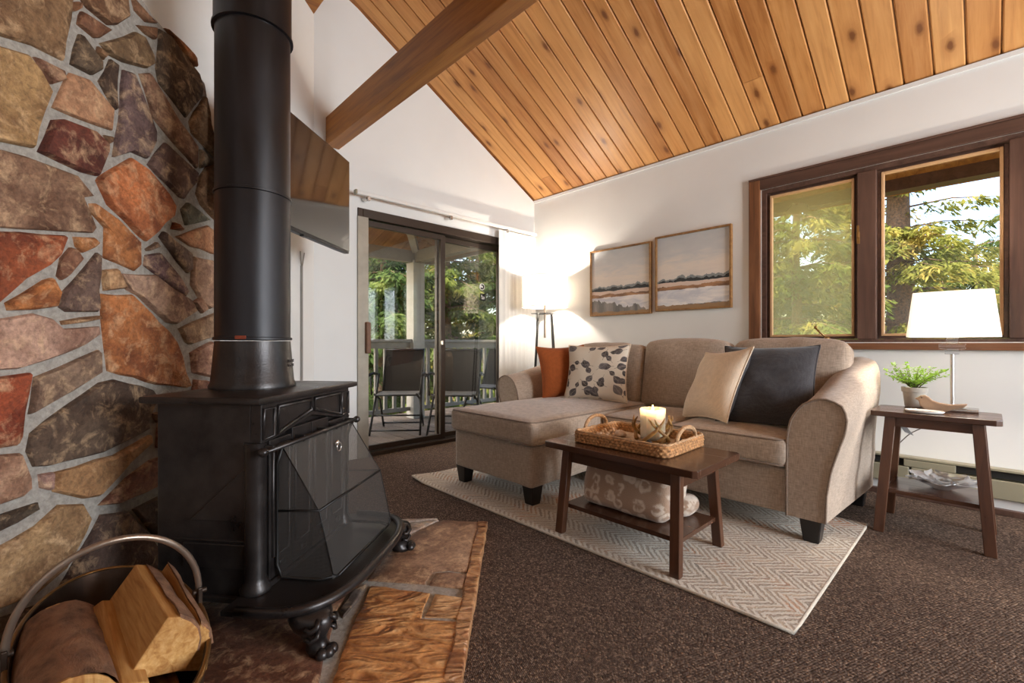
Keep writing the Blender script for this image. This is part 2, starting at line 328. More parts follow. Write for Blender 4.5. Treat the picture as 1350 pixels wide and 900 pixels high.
MT['wicker'] = m_plain('wicker', (170, 122, 76), .75, var=.6, scale=75, bump=.3); MT['wickerdark'] = m_plain('wicker_base', (198, 176, 150), .8, var=.2, scale=40)
MT['rope'] = m_plain('seagrass_rope', (186, 148, 110), .85, var=.35, scale=70, bump=.5)
MT['antler'] = m_plain('antler', (150, 112, 60), .45, var=.45, scale=22, bump=.2)
MT['wax'] = NT('candle_wax').set(Base_Color=lin((250, 238, 210)), Roughness=.5).m; MT['wax'].node_tree.nodes['Principled BSDF'].inputs['Subsurface Weight'].default_value = .6
MT['flame'] = m_emit('candle_flame', (255, 196, 110), 30)
MT['pebble'] = m_plain('dark_pebble', (58, 55, 54), .4, var=.3, scale=30)
MT['shell'] = m_plain('pale_shell', (222, 196, 170), .55, var=.18, scale=40, bump=.3)
MT['leopard'] = m_leopard()
MT['pot'] = m_plain('grey_pot', (172, 166, 156), .7, var=.08, scale=25, bump=.2)
MT['soil'] = m_plain('soil', (60, 46, 36), .95, var=.3, scale=60, bump=.5)
MT['fern'] = m_foliage('plant_leaf', (120, 160, 60), (160, 196, 84), (196, 220, 130)); MT['stem'] = m_plain('plant_stem', (84, 64, 44), .7)
MT['birdwood'] = m_plain('bird_wood', (150, 122, 96), .6, var=.2, scale=18)
MT['deck'] = m_pine('deck_board', (124, 106, 92), (144, 126, 110), (94, 80, 68), tint=.3, knots=False, rough=.6)
MT['railpaint'] = m_plain('grey_rail_paint', (122, 116, 108), .7, var=.1); MT['postpaint'] = m_plain('post_paint', (158, 152, 144), .7, var=.08)
MT['porch'] = m_pine('porch_board', (150, 104, 66), (170, 124, 84), (112, 72, 44), tint=.35, knots=False, rough=.6)
MT['sling'] = m_fabric('black_sling', (40, 36, 33), var=.15)
MT['fol1'] = m_foliage('cedar_green', (70, 92, 46), (118, 134, 70), (176, 168, 96)); MT['fol2'] = m_foliage('fir_green', (62, 84, 52), (98, 120, 72), (146, 156, 96)); MT['fol3'] = m_foliage('golden_green', (96, 108, 54), (142, 144, 74), (200, 178, 104))
MT['ground'] = m_plain('forest_floor', (104, 96, 62), .95, var=.35, scale=2)
MT['soffit'] = m_pine('soffit_board', (170, 130, 106), (188, 148, 122), (132, 98, 80), tint=.2, knots=False, rough=.7)
MT['cable'] = m_plain('grey_cable', (132, 128, 122), .5, bump=0); MT['tag'] = m_plain('grey_tag', (150, 150, 150), .5, bump=0)
MT['cordblack'] = m_plain('black_cord', (40, 38, 36), .5, bump=0)

# ------------------------------------------------------------------ mesh helpers
class MB:
    def __init__(s): s.v = []; s.f = []; s.uv = None
    def add(s, vs, fs):
        o = len(s.v); s.v += [tuple(v) for v in vs]; s.f += [tuple(i + o for i in f) for f in fs]; return s
    def box(s, x0, x1, y0, y1, z0, z1, M=None):
        vs = [Vector((x, y, z)) for z in (z0, z1) for y in (y0, y1) for x in (x0, x1)]
        if M: vs = [M @ v for v in vs]
        return s.add(vs, [(0, 2, 3, 1), (4, 5, 7, 6), (0, 1, 5, 4), (2, 6, 7, 3), (0, 4, 6, 2), (1, 3, 7, 5)])
    def hexa(s, a, b):  # two quads (bottom ccw from above, top same order)
        return s.add(list(a) + list(b), [(3, 2, 1, 0), (4, 5, 6, 7), (0, 1, 5, 4), (1, 2, 6, 5), (2, 3, 7, 6), (3, 0, 4, 7)])
    def prism(s, poly, fn0, fn1):
        n = len(poly); a = [fn0(p) for p in poly]; b = [fn1(p) for p in poly]
        return s.add(a + b, [tuple(range(n))[::-1], tuple(range(n, 2 * n))] + [(i, (i + 1) % n, n + (i + 1) % n, n + i) for i in range(n)])
    def tube(s, path, r, seg=8, closed=False, caps=True):
        P = [Vector(p) for p in path]; n = len(P); rr = r if isinstance(r, (list, tuple)) else [r] * n
        T = []
        for i in range(n):
            a = P[(i - 1) % n] if (closed or i) else P[i]; b = P[(i + 1) % n] if (closed or i < n - 1) else P[i]
            T.append((b - a).normalized() if (b - a).length > 1e-9 else Vector((0, 0, 1)))
        u = T[0].orthogonal().normalized(); vs = []
        for i in range(n):
            u = (u - T[i] * u.dot(T[i])); u = u.normalized() if u.length > 1e-6 else T[i].orthogonal().normalized(); w = T[i].cross(u)
            for k in range(seg):
                a = 2 * math.pi * k / seg; vs.append(P[i] + (u * math.cos(a) + w * math.sin(a)) * rr[i])
        fs = []
        for i in range(n if closed else n - 1):
            j = (i + 1) % n
            for k in range(seg): fs.append((i * seg + k, i * seg + (k + 1) % seg, j * seg + (k + 1) % seg, j * seg + k))
        if caps and not closed: fs += [tuple(range(seg))[::-1], tuple(range((n - 1) * seg, n * seg))]
        return s.add(vs, fs)
    def lathe(s, prof, c=(0, 0, 0), seg=32, fr=None, cap0=True, cap1=True, sx=1.0, sy=1.0):
        vs = []
        for (r, z) in prof:
            for k in range(seg):
                a = 2 * math.pi * k / seg; q = r * (fr(a, z) if fr else 1)
                vs.append((c[0] + q * math.cos(a) * sx, c[1] + q * math.sin(a) * sy, c[2] + z))
        fs = [(i * seg + k, i * seg + (k + 1) % seg, (i + 1) * seg + (k + 1) % seg, (i + 1) * seg + k) for i in range(len(prof) - 1) for k in range(seg)]
        if cap0: fs.append(tuple(range(seg))[::-1])
        if cap1: fs.append(tuple(range((len(prof) - 1) * seg, len(prof) * seg)))
        return s.add(vs, fs)
    def rbox(s, x0, x1, y0, y1, z0, z1, r=.03, n=8, crown=0.0, crownb=0.0, fn=None):
        bm = bmesh.new(); bmesh.ops.create_cube(bm, size=2.0); bmesh.ops.subdivide_edges(bm, edges=bm.edges[:], cuts=n, use_grid_fill=True)
        cx, cy, cz = (x0 + x1) / 2, (y0 + y1) / 2, (z0 + z1) / 2; hx, hy, hz = (x1 - x0) / 2, (y1 - y0) / 2, (z1 - z0) / 2
        bm.verts.ensure_lookup_table(); out = []
        for v in bm.verts:
            c = v.co
            w = lambda t, h: math.copysign(h * (1 - (1 - abs(t)) ** 1.0), t)
            e = [math.copysign(1 - (1 - abs(t)) ** 1.6, t) for t in c]
            p = Vector((e[0] * hx, e[1] * hy, e[2] * hz))
            q = Vector((max(-hx + r, min(hx - r, p.x)), max(-hy + r, min(hy - r, p.y)), max(-hz + r, min(hz - r, p.z))))
            d = p - q
            if d.length > 1e-9: p = q + d.normalized() * min(r, max(abs(d.x), abs(d.y), abs(d.z)))
            k = (1 - e[0] ** 2) * (1 - e[1] ** 2)
            if c.z > 0: p.z += crown * k * max(0, e[2])
            p = Vector((p.x + cx, p.y + cy, p.z + cz))
            if fn: p = fn(p, e)
            out.append(p)
        fs = [tuple(v.index for v in f.verts) for f in bm.faces]; bm.free()
        return s.add(out, fs)
MATW = {}
def obj(name, mb, mat, parent=None, world=False, smooth=False, bevel=0.0, subd=0, loc=None, rot=None, M=None, mesh=None, color=None, angle=None):
    if mesh is None:
        me = bpy.data.meshes.new(name); V = mb.v
        if world and parent is not None:
            inv = MATW[parent.name].inverted(); V = [tuple(inv @ Vector(v)) for v in V]
        me.from_pydata(V, [], mb.f)
        if mb.uv:
            ul = me.uv_layers.new(name='UVMap')
            for i, l in enumerate(me.loops): ul.data[i].uv = mb.uv[l.vertex_index]
        me.materials.append(MT[mat] if isinstance(mat, str) else mat)
        if smooth:
            me.shade_smooth()
            if angle: me.set_sharp_from_angle(angle=R(angle))
    else: me = mesh
    o = bpy.data.objects.new(name, me); C.objects.link(o)
    if parent is not None: o.parent = parent
    m4 = Matrix.Identity(4)
    if M is not None: m4 = M
    elif loc is not None or rot is not None:
        from mathutils import Euler
        m4 = Matrix.Translation(loc or (0, 0, 0)) @ Euler(rot or (0, 0, 0)).to_matrix().to_4x4()
    o.matrix_basis = m4
    MATW[o.name] = (MATW[parent.name] if parent is not None else Matrix.Identity(4)) @ m4
    if color: o.color = color
    if bevel:
        b = o.modifiers.new('bevel', 'BEVEL'); b.width = bevel; b.segments = 2; b.limit_method = 'ANGLE'; b.angle_limit = R(40)
    if subd:
        sm = o.modifiers.new('subd', 'SUBSURF'); sm.levels = subd; sm.render_levels = subd
    return o
def tag(o, label, cat, group=None):
    o['label'] = label; o['category'] = cat
    if group: o['group'] = group
    return o
def thing(name, label, cat, loc=(0, 0, 0), rotz=0.0, group=None, M=None):
    o = bpy.data.objects.new(name, None); C.objects.link(o); o.empty_display_size = .1
    m4 = M if M is not None else Matrix.Translation(loc) @ Matrix.Rotation(rotz, 4, 'Z')
    o.matrix_basis = m4; MATW[o.name] = m4
    return tag(o, label, cat, group)
def struct(o): o['kind'] = 'structure'; return o
def copy_tree(o, parent=None, M=None):
    c = o.copy(); C.objects.link(c)
    if parent is not None: c.parent = parent
    if M is not None: c.matrix_basis = M
    MATW[c.name] = (MATW[parent.name] if parent is not None else Matrix.Identity(4)) @ c.matrix_basis
    for ch in list(o.children): copy_tree(ch, c)
    return c
def jit(k): return random.uniform(-k, k)

# ================================================================== ROOM SHELL
EAVE_Z, SL, RIDGE_X, YR, XL = 2.563, .545, -2.51, -7.0, -5.4
def roof_z(x): return EAVE_Z + SL * min(-x, -(2 * RIDGE_X) + x)
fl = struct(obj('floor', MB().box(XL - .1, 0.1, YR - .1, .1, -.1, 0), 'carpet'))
# right wall with window opening
WY0, WY1, WZ0, WZ1 = -4.40, -2.375, .95, 2.10
b = MB()
b.box(0, .14, YR, WY0, 0, EAVE_Z - .02).box(0, .14, WY1, .14, 0, EAVE_Z - .02).box(0, .14, WY0, WY1, 0, WZ0).box(0, .14, WY0, WY1, WZ1, EAVE_Z - .02)
struct(obj('wall_right', b, 'wall'))
# back wall with door opening
DX0, DX1, DZ1 = -2.095, -.385, 2.055
def wallpoly(polys, y0, y1):
    m = MB()
    for p in polys: m.prism(p, lambda q: (q[0], y0, q[1]), lambda q: (q[0], y1, q[1]))
    return m
CXW = -2.441
b = wallpoly([[(CXW - .1, 0), (DX0, 0), (DX0, roof_z(DX0) - .02), (CXW - .1, roof_z(CXW) - .03)], [(DX0, DZ1), (DX1, DZ1), (DX1, roof_z(DX1) - .02), (DX0, roof_z(DX0) - .02)],
              [(DX1, 0), (0, 0), (0, EAVE_Z - .02), (DX1, roof_z(DX1) - .02)]], 0, .14)
struct(obj('wall_back', b, 'wall'))
# diagonal chimney wall
U45 = Vector((-.70711, -.70711, 0)); N45 = Vector((.70711, -.70711, 0)); W0 = Vector((CXW, 0, 0))
def dgw(s, z, off): p = W0 + U45 * s + N45 * off; return Vector((p.x, p.y, z))
sL = (CXW - XL) / .70711
pol = [(0, 0), (sL, 0), (sL, roof_z(XL) - .02), ((CXW - RIDGE_X) / .70711, roof_z(RIDGE_X) - .02), (0, roof_z(CXW) - .02)]
struct(obj('wall_chimney', MB().prism(pol, lambda q: dgw(q[0], q[1], 0), lambda q: dgw(q[0], q[1], -.14)), 'wall'))
yl = (W0 + U45 * sL).y
b = MB().box(XL - .14, XL, YR, yl + .1, 0, roof_z(XL) - .02)
struct(obj('wall_left', b, 'wall'))
rx0, rx1, rz0, rz1 = -2.4, -.3, .55, 2.3
b = wallpoly([[(XL, 0), (rx0, 0), (rx0, roof_z(rx0) - .02), (RIDGE_X, roof_z(RIDGE_X) - .02), (XL, roof_z(XL) - .02)], [(rx0, 0), (rx1, 0), (rx1, rz0), (rx0, rz0)],
              [(rx0, rz1), (rx1, rz1), (rx1, roof_z(rx1) - .02), (rx0, roof_z(rx0) - .02)], [(rx1, 0), (0, 0), (0, EAVE_Z - .02), (rx1, roof_z(rx1) - .02)]], YR - .14, YR)
struct(obj('wall_rear', b, 'wall'))
def simple_window(name, fn, a0, a1, z0, z1, n):
    m = MB()
    def bar(p0, p1, q0, q1): m.prism([(p0, q0), (p1, q0), (p1, q1), (p0, q1)], lambda q: fn(q[0], q[1], .02), lambda q: fn(q[0], q[1], -.08))
    bar(a0, a1, z0, z0 + .06); bar(a0, a1, z1 - .06, z1)
    for k in range(n + 1):
        c = a0 + (a1 - a0) * k / n; bar(max(a0, c - .035), min(a1, c + .035), z0 + .06, z1 - .06)
    return struct(obj(name, m, 'winwood'))
simple_window('window_2', lambda a, z, o: (a, YR + o, z), rx0, rx1, rz0, rz1, 3)
# ceiling: backing + single planks
TH = math.atan(SL); SLEN = -RIDGE_X / math.cos(TH)
b = MB()
b.prism([(0.9, EAVE_Z - SL * .9 + .03), (RIDGE_X, roof_z(RIDGE_X) + .03), (RIDGE_X, roof_z(RIDGE_X) + .2), (.9, EAVE_Z - SL * .9 + .2)], lambda q: (q[0], YR - .3, q[1]), lambda q: (q[0], .14, q[1]))
b.prism([(RIDGE_X, roof_z(RIDGE_X) + .03), (XL - .3, roof_z(XL - .3) + .03), (XL - .3, roof_z(XL - .3) + .2), (RIDGE_X, roof_z(RIDGE_X) + .2)], lambda q: (q[0], YR - .3, q[1]), lambda q: (q[0], .14, q[1]))
ceil = struct(obj('ceiling', b, 'beamwood'))
PW, PT = .1385, .02
def plank_mesh(L, w=PW - .007, t=PT, c=.006):
    sec = [(-w / 2, -t), (w / 2, -t), (w / 2, -c), (w / 2 - c, 0), (-w / 2 + c, 0), (-w / 2, -c)]
    m = MB().prism(sec, lambda q: (0, q[0], q[1]), lambda q: (L, q[0], q[1]))
    me = bpy.data.meshes.new('plank'); me.from_pydata(m.v, [], m.f); me.materials.append(MT['pine']); return me
pm = {}
def plank(L, M):
    k = round(L, 3)
    if k not in pm: pm[k] = plank_mesh(L)
    return obj('plank', None, None, ceil, mesh=pm[k], M=M)
npl = int(-YR / PW) + 1
for i in range(npl):
    yc = -.01 - PW * (i + .5)
    # local x = up the slope from eave, local z = into the room
    ex = Vector((-math.cos(TH), 0, math.sin(TH))); ez = Vector((-math.sin(TH), 0, -math.cos(TH))); ey = ez.cross(ex)
    def mat_r(s): 
        M = Matrix((ex, ey, ez)).transposed().to_4x4(); M.translation = Vector((0, yc, EAVE_Z)) + ex * s + ez * .0; return M
    cuts = {2: [.24], 17: [.42], 9: [1.9], 24: [1.2], 30: [2.0]}.get(i, [])
    st = [0.0] + cuts + [SLEN]
    for a, c in zip(st[:-1], st[1:]): plank(c - a - (.003 if c < SLEN else .0), mat_r(a))
    ex2 = Vector((math.cos(TH), 0, math.sin(TH))); ez2 = Vector((math.sin(TH), 0, -math.cos(TH)))
    M = Matrix((ex2, ez2.cross(ex2), ez2)).transposed().to_4x4(); M.translation = Vector((2 * RIDGE_X, yc, EAVE_Z)) + ex2 * (-.42)
    plank(SLEN + .42, M)
# thin white trim along the ceiling line on the right wall
struct(obj('trim_1', MB().box(-.012, 0, YR, 0, EAVE_Z - .035, EAVE_Z - .008), 'wall'))
# ridge beam and tie beam
struct(obj('trim_2', MB().box(-2.585, -2.441, YR + .01, -.0, 3.46, roof_z(-2.585) - .03), 'beamwood', bevel=.006)).name = 'trim_2'
M = Matrix.Translation((-2.30, 0, 2.48)) @ Matrix.Rotation(R(-90), 4, 'Z')
struct(obj('trim_3', MB().box(0, 6.99, -.052, .052, 0, .223), 'beamwood', M=M, bevel=.004))

# ------------------------------------------------------------------ sliding door
d1 = struct(obj('door_1', MB().box(DX0, DX0 + .045, -.012, .15, .0, DZ1).box(DX1 - .045, DX1, -.012, .15, 0, DZ1).box(DX0 + .045, DX1 - .045, -.012, .15, DZ1 - .075, DZ1).box(DX0 + .045, DX1 - .045, -.012, .15, -.0, .035), 'bronze', bevel=.004))
DM = -1.24
def door_panel(x0, x1, y0, y1, stl, str_):
    g = MB().box(x0, x0 + stl, y0, y1, .04, DZ1 - .08).box(x1 - str_, x1, y0, y1, .04, DZ1 - .08).box(x0 + stl, x1 - str_, y0, y1, .04, .085).box(x0 + stl, x1 - str_, y0, y1, DZ1 - .13, DZ1 - .08)
    p = obj('sliding_panel', g, 'bronze', d1, bevel=.003)
    ym = (y0 + y1) / 2
    obj('glass_pane', MB().box(x0 + stl - .005, x1 - str_ + .005, ym - .003, ym + .003, .083, DZ1 - .128), 'glass', p)
    return p
pL = door_panel(DX0 + .05, DM + .03, .02, .055, .05, .05)
pR = door_panel(DM - .03, DX1 - .05, .075, .11, .05, .05)
obj('weather_strip', MB().box(DX0 - .002, DX0 + .088, -.018, .018, .0, DZ1 - .072), 'bronzelight', d1)
hb = MB().box(DX0 + .058, DX0 + .098, -.05, .02, .86, 1.12)
obj('door_handle', hb, 'handlewood', pL, bevel=.008)
obj('latch', MB().box(DM - .02, DM + .0, -.0, .02, .93, .97), 'silver', pL, bevel=.003)
# stickers on the glass
def sticker(px, py, r, kind):
    p = ray(px, py); t = (.088 - CAM.y) / p.y; q = CAM + p * t
    s = thing('door_sticker', ('round black and white sticker on the sliding door glass' if kind else 'square black sticker below the round one on the sliding door glass'), 'sticker', (q.x, .0885, q.z))
    if kind:
        obj('disc', MB().lathe([(r, 0), (r, .001)], seg=24), 'white', s, rot=(R(90), 0, 0))
        pts = [(r * .55 * math.cos(a), -.0018, r * .55 * math.sin(a)) for a in [R(-150 + 30 * k) for k in range(10)]]
        obj('emblem', MB().tube(pts, r * .2, 6), 'black', s)
    else:
        obj('square', MB().box(-r, r, -.001, 0, -r * 1.1, r * 1.1), 'tvcase', s)
        obj('emblem', MB().tube([(-r * .5, -.002, r * .6), (-r * .5, -.002, 0), (r * .5, -.002, 0), (r * .5, -.002, -r * .5), (-r * .5, -.002, -r * .5)], r * .16, 5), 'white', s)
sticker(635.5, 378, .036, True); sticker(636.5, 391.5, .034, False)

# vertical blind: rail, clips, slats
vb = thing('vertical_blind', 'white vertical blind drawn to the right end of its rail above the sliding door', 'blind', (-.3, -.08, 0))
obj('head_rail', MB().box(-2.14, -.06, -.10, -.065, 2.135, 2.165), 'white', vb, world=True, bevel=.006)
for x in (-2.04, -1.22, -.5): 
    obj('bracket', MB().box(x - .02, x + .02, -.075, 0, 2.115, 2.14).box(x - .012, x + .012, -.1, -.07, 2.10, 2.135), 'silver', vb, world=True, bevel=.003)
obj('end_cap', MB().box(-2.155, -2.14, -.104, -.061, 2.131, 2.169), 'heater', vb, world=True, bevel=.004)
def slat_mesh():
    m = MB(); n = 6
    pts = [((-.045 + .09 * k / n), .008 * (1 - (2 * k / n - 1) ** 2)) for k in range(n + 1)]
    vs = [(x, y, z) for z in (.035, 2.12) for (x, y) in pts] + [(x, y + .0012, z) for z in (.035, 2.12) for (x, y) in pts]
    k1 = n + 1; fs = []
    for k in range(n): fs += [(k, k + 1, k1 + k + 1, k1 + k), (2 * k1 + k + 1, 2 * k1 + k, 3 * k1 + k, 3 * k1 + k + 1)]
    fs += [(0, k1, 3 * k1, 2 * k1), (n, 2 * k1 + n, 3 * k1 + n, k1 + n)]
    m.add(vs, fs); return m
sm0 = obj('slat', slat_mesh(), 'blind', vb, smooth=True, M=Matrix.Translation((-.26, 0, 0)) @ Matrix.Rotation(R(-12), 4, 'Z'))
for k in range(1, 9):
    x = -.26 + .056 * k; obj('slat', None, None, vb, mesh=sm0.data, M=Matrix.Translation((x, jit(.004), 0)) @ Matrix.Rotation(R([-8, -16, -6, -12, -18, -7, -14, -10][k - 1]), 4, 'Z'))

# ------------------------------------------------------------------ window in the right wall
w1 = struct(obj('window_1', MB().box(.0, .13, WY1 - .03, WY1, WZ0, WZ1).box(.0, .13, WY0, WY0 + .03, WZ0, WZ1).box(.0, .13, WY0 + .03, WY1 - .03, WZ1 - .03, WZ1).box(.0, .13, WY0 + .03, WY1 - .03, WZ0, WZ0 + .02), 'winwood'))
def board(name, y0, y1, z0, z1, x0, x1, mat, par, alongY):
    L = (y1 - y0) if alongY else (z1 - z0)
    if alongY: M = Matrix.Translation((0, y0, 0)) @ Matrix.Rotation(R(90), 4, 'Z'); m = MB().box(0, L, -x1, -x0, z0, z1)
    else: M = Matrix.Translation((0, 0, z0)) @ Matrix.Rotation(R(-90), 4, 'Y'); m = MB().box(0, L, y0, y1, -x1, -x0)
    return obj(name, m, mat, par, M=M, bevel=.004)
board('casing', WY1 + .005, WY1 + .085, WZ0 - .005, WZ1 + .075, -.025, -.0, 'winred', w1, False)
board('casing', WY0 - .08, WY0, WZ0 - .005, WZ1 + .075, -.025, -.0, 'winwood', w1, False)
board('casing', WY0, WY1 + .005, WZ1, WZ1 + .075, -.025, -.0, 'winwood', w1, True)
board('casing_cap', WY0 - .08, WY1 + .085, WZ1 + .075, WZ1 + .09, -.03, -.0, 'winwood', w1, True)
board('window_sill', WY0 - .08, WY1 + .085, WZ0 - .048, WZ0 - .005, -.035, -.0, 'winred', w1, True)
bays = [(-2.96, -2.405), (-3.64, -3.06), (-4.32, -3.74)]
for (a, c) in ((-3.06, -2.96), (-3.74, -3.64)): board('mullion', a, c, WZ0 + .02, WZ1 - .03, -.012, .1, 'winwood', w1, False)
for i, (a, c) in enumerate(bays):
    z0, z1 = WZ0 + .022, WZ1 - .032
    s_ = obj('sash', MB().box(.03, .075, a, a + .02, z0, z1).box(.03, .075, c - .02, c, z0, z1).box(.03, .075, a + .02, c - .02, z0, z0 + .018).box(.03, .075, a + .02, c - .02, z1 - .018, z1), 'winwood', w1, bevel=.003)
    a2, c2, z2, z3 = a + .02, c - .02, z0 + .018, z1 - .018
    obj('stop_bead', MB().box(.018, .05, a2, a2 + .016, z2, z3).box(.018, .05, c2 - .016, c2, z2, z3).box(.018, .05, a2 + .016, c2 - .016, z2, z2 + .016).box(.018, .05, a2 + .016, c2 - .016, z3 - .016, z3), 'wintan', s_, bevel=.003)
    obj('glass_pane', MB().box(.05, .055, a2, c2, z2, z3), 'hazeglass' if i == 0 else 'winglass', s_)
ck = obj('crank', MB().lathe([(.022, 0), (.018, .012), (.008, .02)], (.0, -2.79, WZ0 + .02), 16), 'brass', w1, smooth=True)
obj('crank_arm', MB().tube([(-.0, -2.79, WZ0 + .03), (-.015, -2.75, WZ0 + .07), (-.012, -2.725, WZ0 + .10)], [.006, .005, .006], 8).lathe([(.009, 0), (.009, .02)], (-.012, -2.725, WZ0 + .095), 10), 'brass', ck, smooth=True)
obj('latch', MB().box(-.02, .0, -2.975, -2.958, 1.60, 1.68).box(-.03, -.015, -2.972, -2.96, 1.64, 1.72), 'brass', w1, bevel=.003)

# ------------------------------------------------------------------ baseboard heater
bh = thing('baseboard_heater', 'olive grey electric baseboard heater along the white wall under the window', 'heater', (-.03, -2.6, 0))
obj('back_plate', MB().box(-.015, -.0, -5.2, -.06, .04, .245), 'heater', bh, world=True)
obj('top_cover', MB().box(-.07, -.001, -5.2, -.06, .235, .248), 'heater', bh, world=True, bevel=.003)
obj('slot', MB().box(-.05, -.015, -5.19, -.07, .195, .232), 'heaterdark', bh, world=True)
for (a, c) in ((-5.2, -3.235), (-3.225, -.06)): obj('front_panel', MB().box(-.078, -.06, a, c, .085, .188), 'heater', bh, world=True, bevel=.005)
obj('end_panel', MB().box(-.074, -.045, -3.43, -3.20, .19, .232), 'heater', bh, world=True, bevel=.003)
struct(obj('baseboard_right', MB().box(-.085, 0, YR, 0, 0, .032), 'winwood', bevel=.003))
obj('kick_plate', MB().box(-.055, -.015, -5.2, -.06, .033, .082), 'white', bh, world=True)

# ================================================================== STONE CHIMNEY FACE
def stone_obj(P, nrm, t, parent, col, mat, rough=.006, seg=.055, sink=.02):
    nw = Vector((0, 0, 0)); n = len(P)
    for i in range(n): nw += P[i].cross(P[(i + 1) % n])
    if nw.dot(nrm) < 0: P = P[::-1]
    Q = []
    for i in range(n):
        a, b2 = P[i], P[(i + 1) % n]; k = max(1, min(6, int((b2 - a).length / seg)))
        for j in range(k):
            p = a.lerp(b2, j / k); tn = (b2 - a).normalized().cross(nrm)
            Q.append(p + tn * (jit(.004) if j else 0))
    c = sum(Q, Vector()) / len(Q); m = len(Q); V = []
    for ring, (ins, h, nz) in enumerate(((0, -sink, 0), (0.0, t * .45, .001), (.007, t * .92, .0015), (None, t * 1.0, rough))):
        for p in Q:
            d = c - p; L = d.length
            q = p + d * (.42 if ins is None else min(.4, ins / max(L, 1e-4)))
            V.append(q + nrm * (h + jit(nz)))
    V.append(c + nrm * (t + jit(rough))); Fc = []
    for r_ in range(3):
        for i in range(m): Fc.append((r_ * m + i, r_ * m + (i + 1) % m, (r_ + 1) * m + (i + 1) % m, (r_ + 1) * m + i))
    for i in range(m): Fc.append((3 * m + i, 3 * m + (i + 1) % m, 4 * m))
    b = MB().add([v - c for v in V], Fc)
    # local frame: keep world axes, origin at the stone's centre
    return obj('stone', b, mat, parent, smooth=True, angle=50, M=Matrix.Translation(c), color=lin(col))
STN = .15
def on_stone(px, py):
    r = ray(px, py); t = (STN + N45.dot(W0) - N45.dot(CAM)) / N45.dot(r); p = CAM + r * t
    return p
OUT = [(1.30, .05), (1.30, 1.52), (1.33, 1.84), (1.405, 2.125), (1.55, 2.185), (1.69, 2.225), (1.80, 2.27), (2.0, 2.36), (2.3, 2.42), (2.7, 2.40), (3.0, 2.25), (3.15, 1.9), (3.2, .05)]
sw = struct(obj('wall_stone', MB().prism(OUT, lambda q: dgw(q[0], q[1], .0), lambda q: dgw(q[0], q[1], STN)), 'mortar'))
TAN, BR, DK, PU, OR, RD, PK, GY, OL, DR = (192, 148, 106), (158, 116, 84), (102, 82, 68), (124, 98, 90), (204, 132, 74), (188, 94, 54), (198, 164, 140), (140, 132, 122), (164, 130, 102), (124, 68, 52)
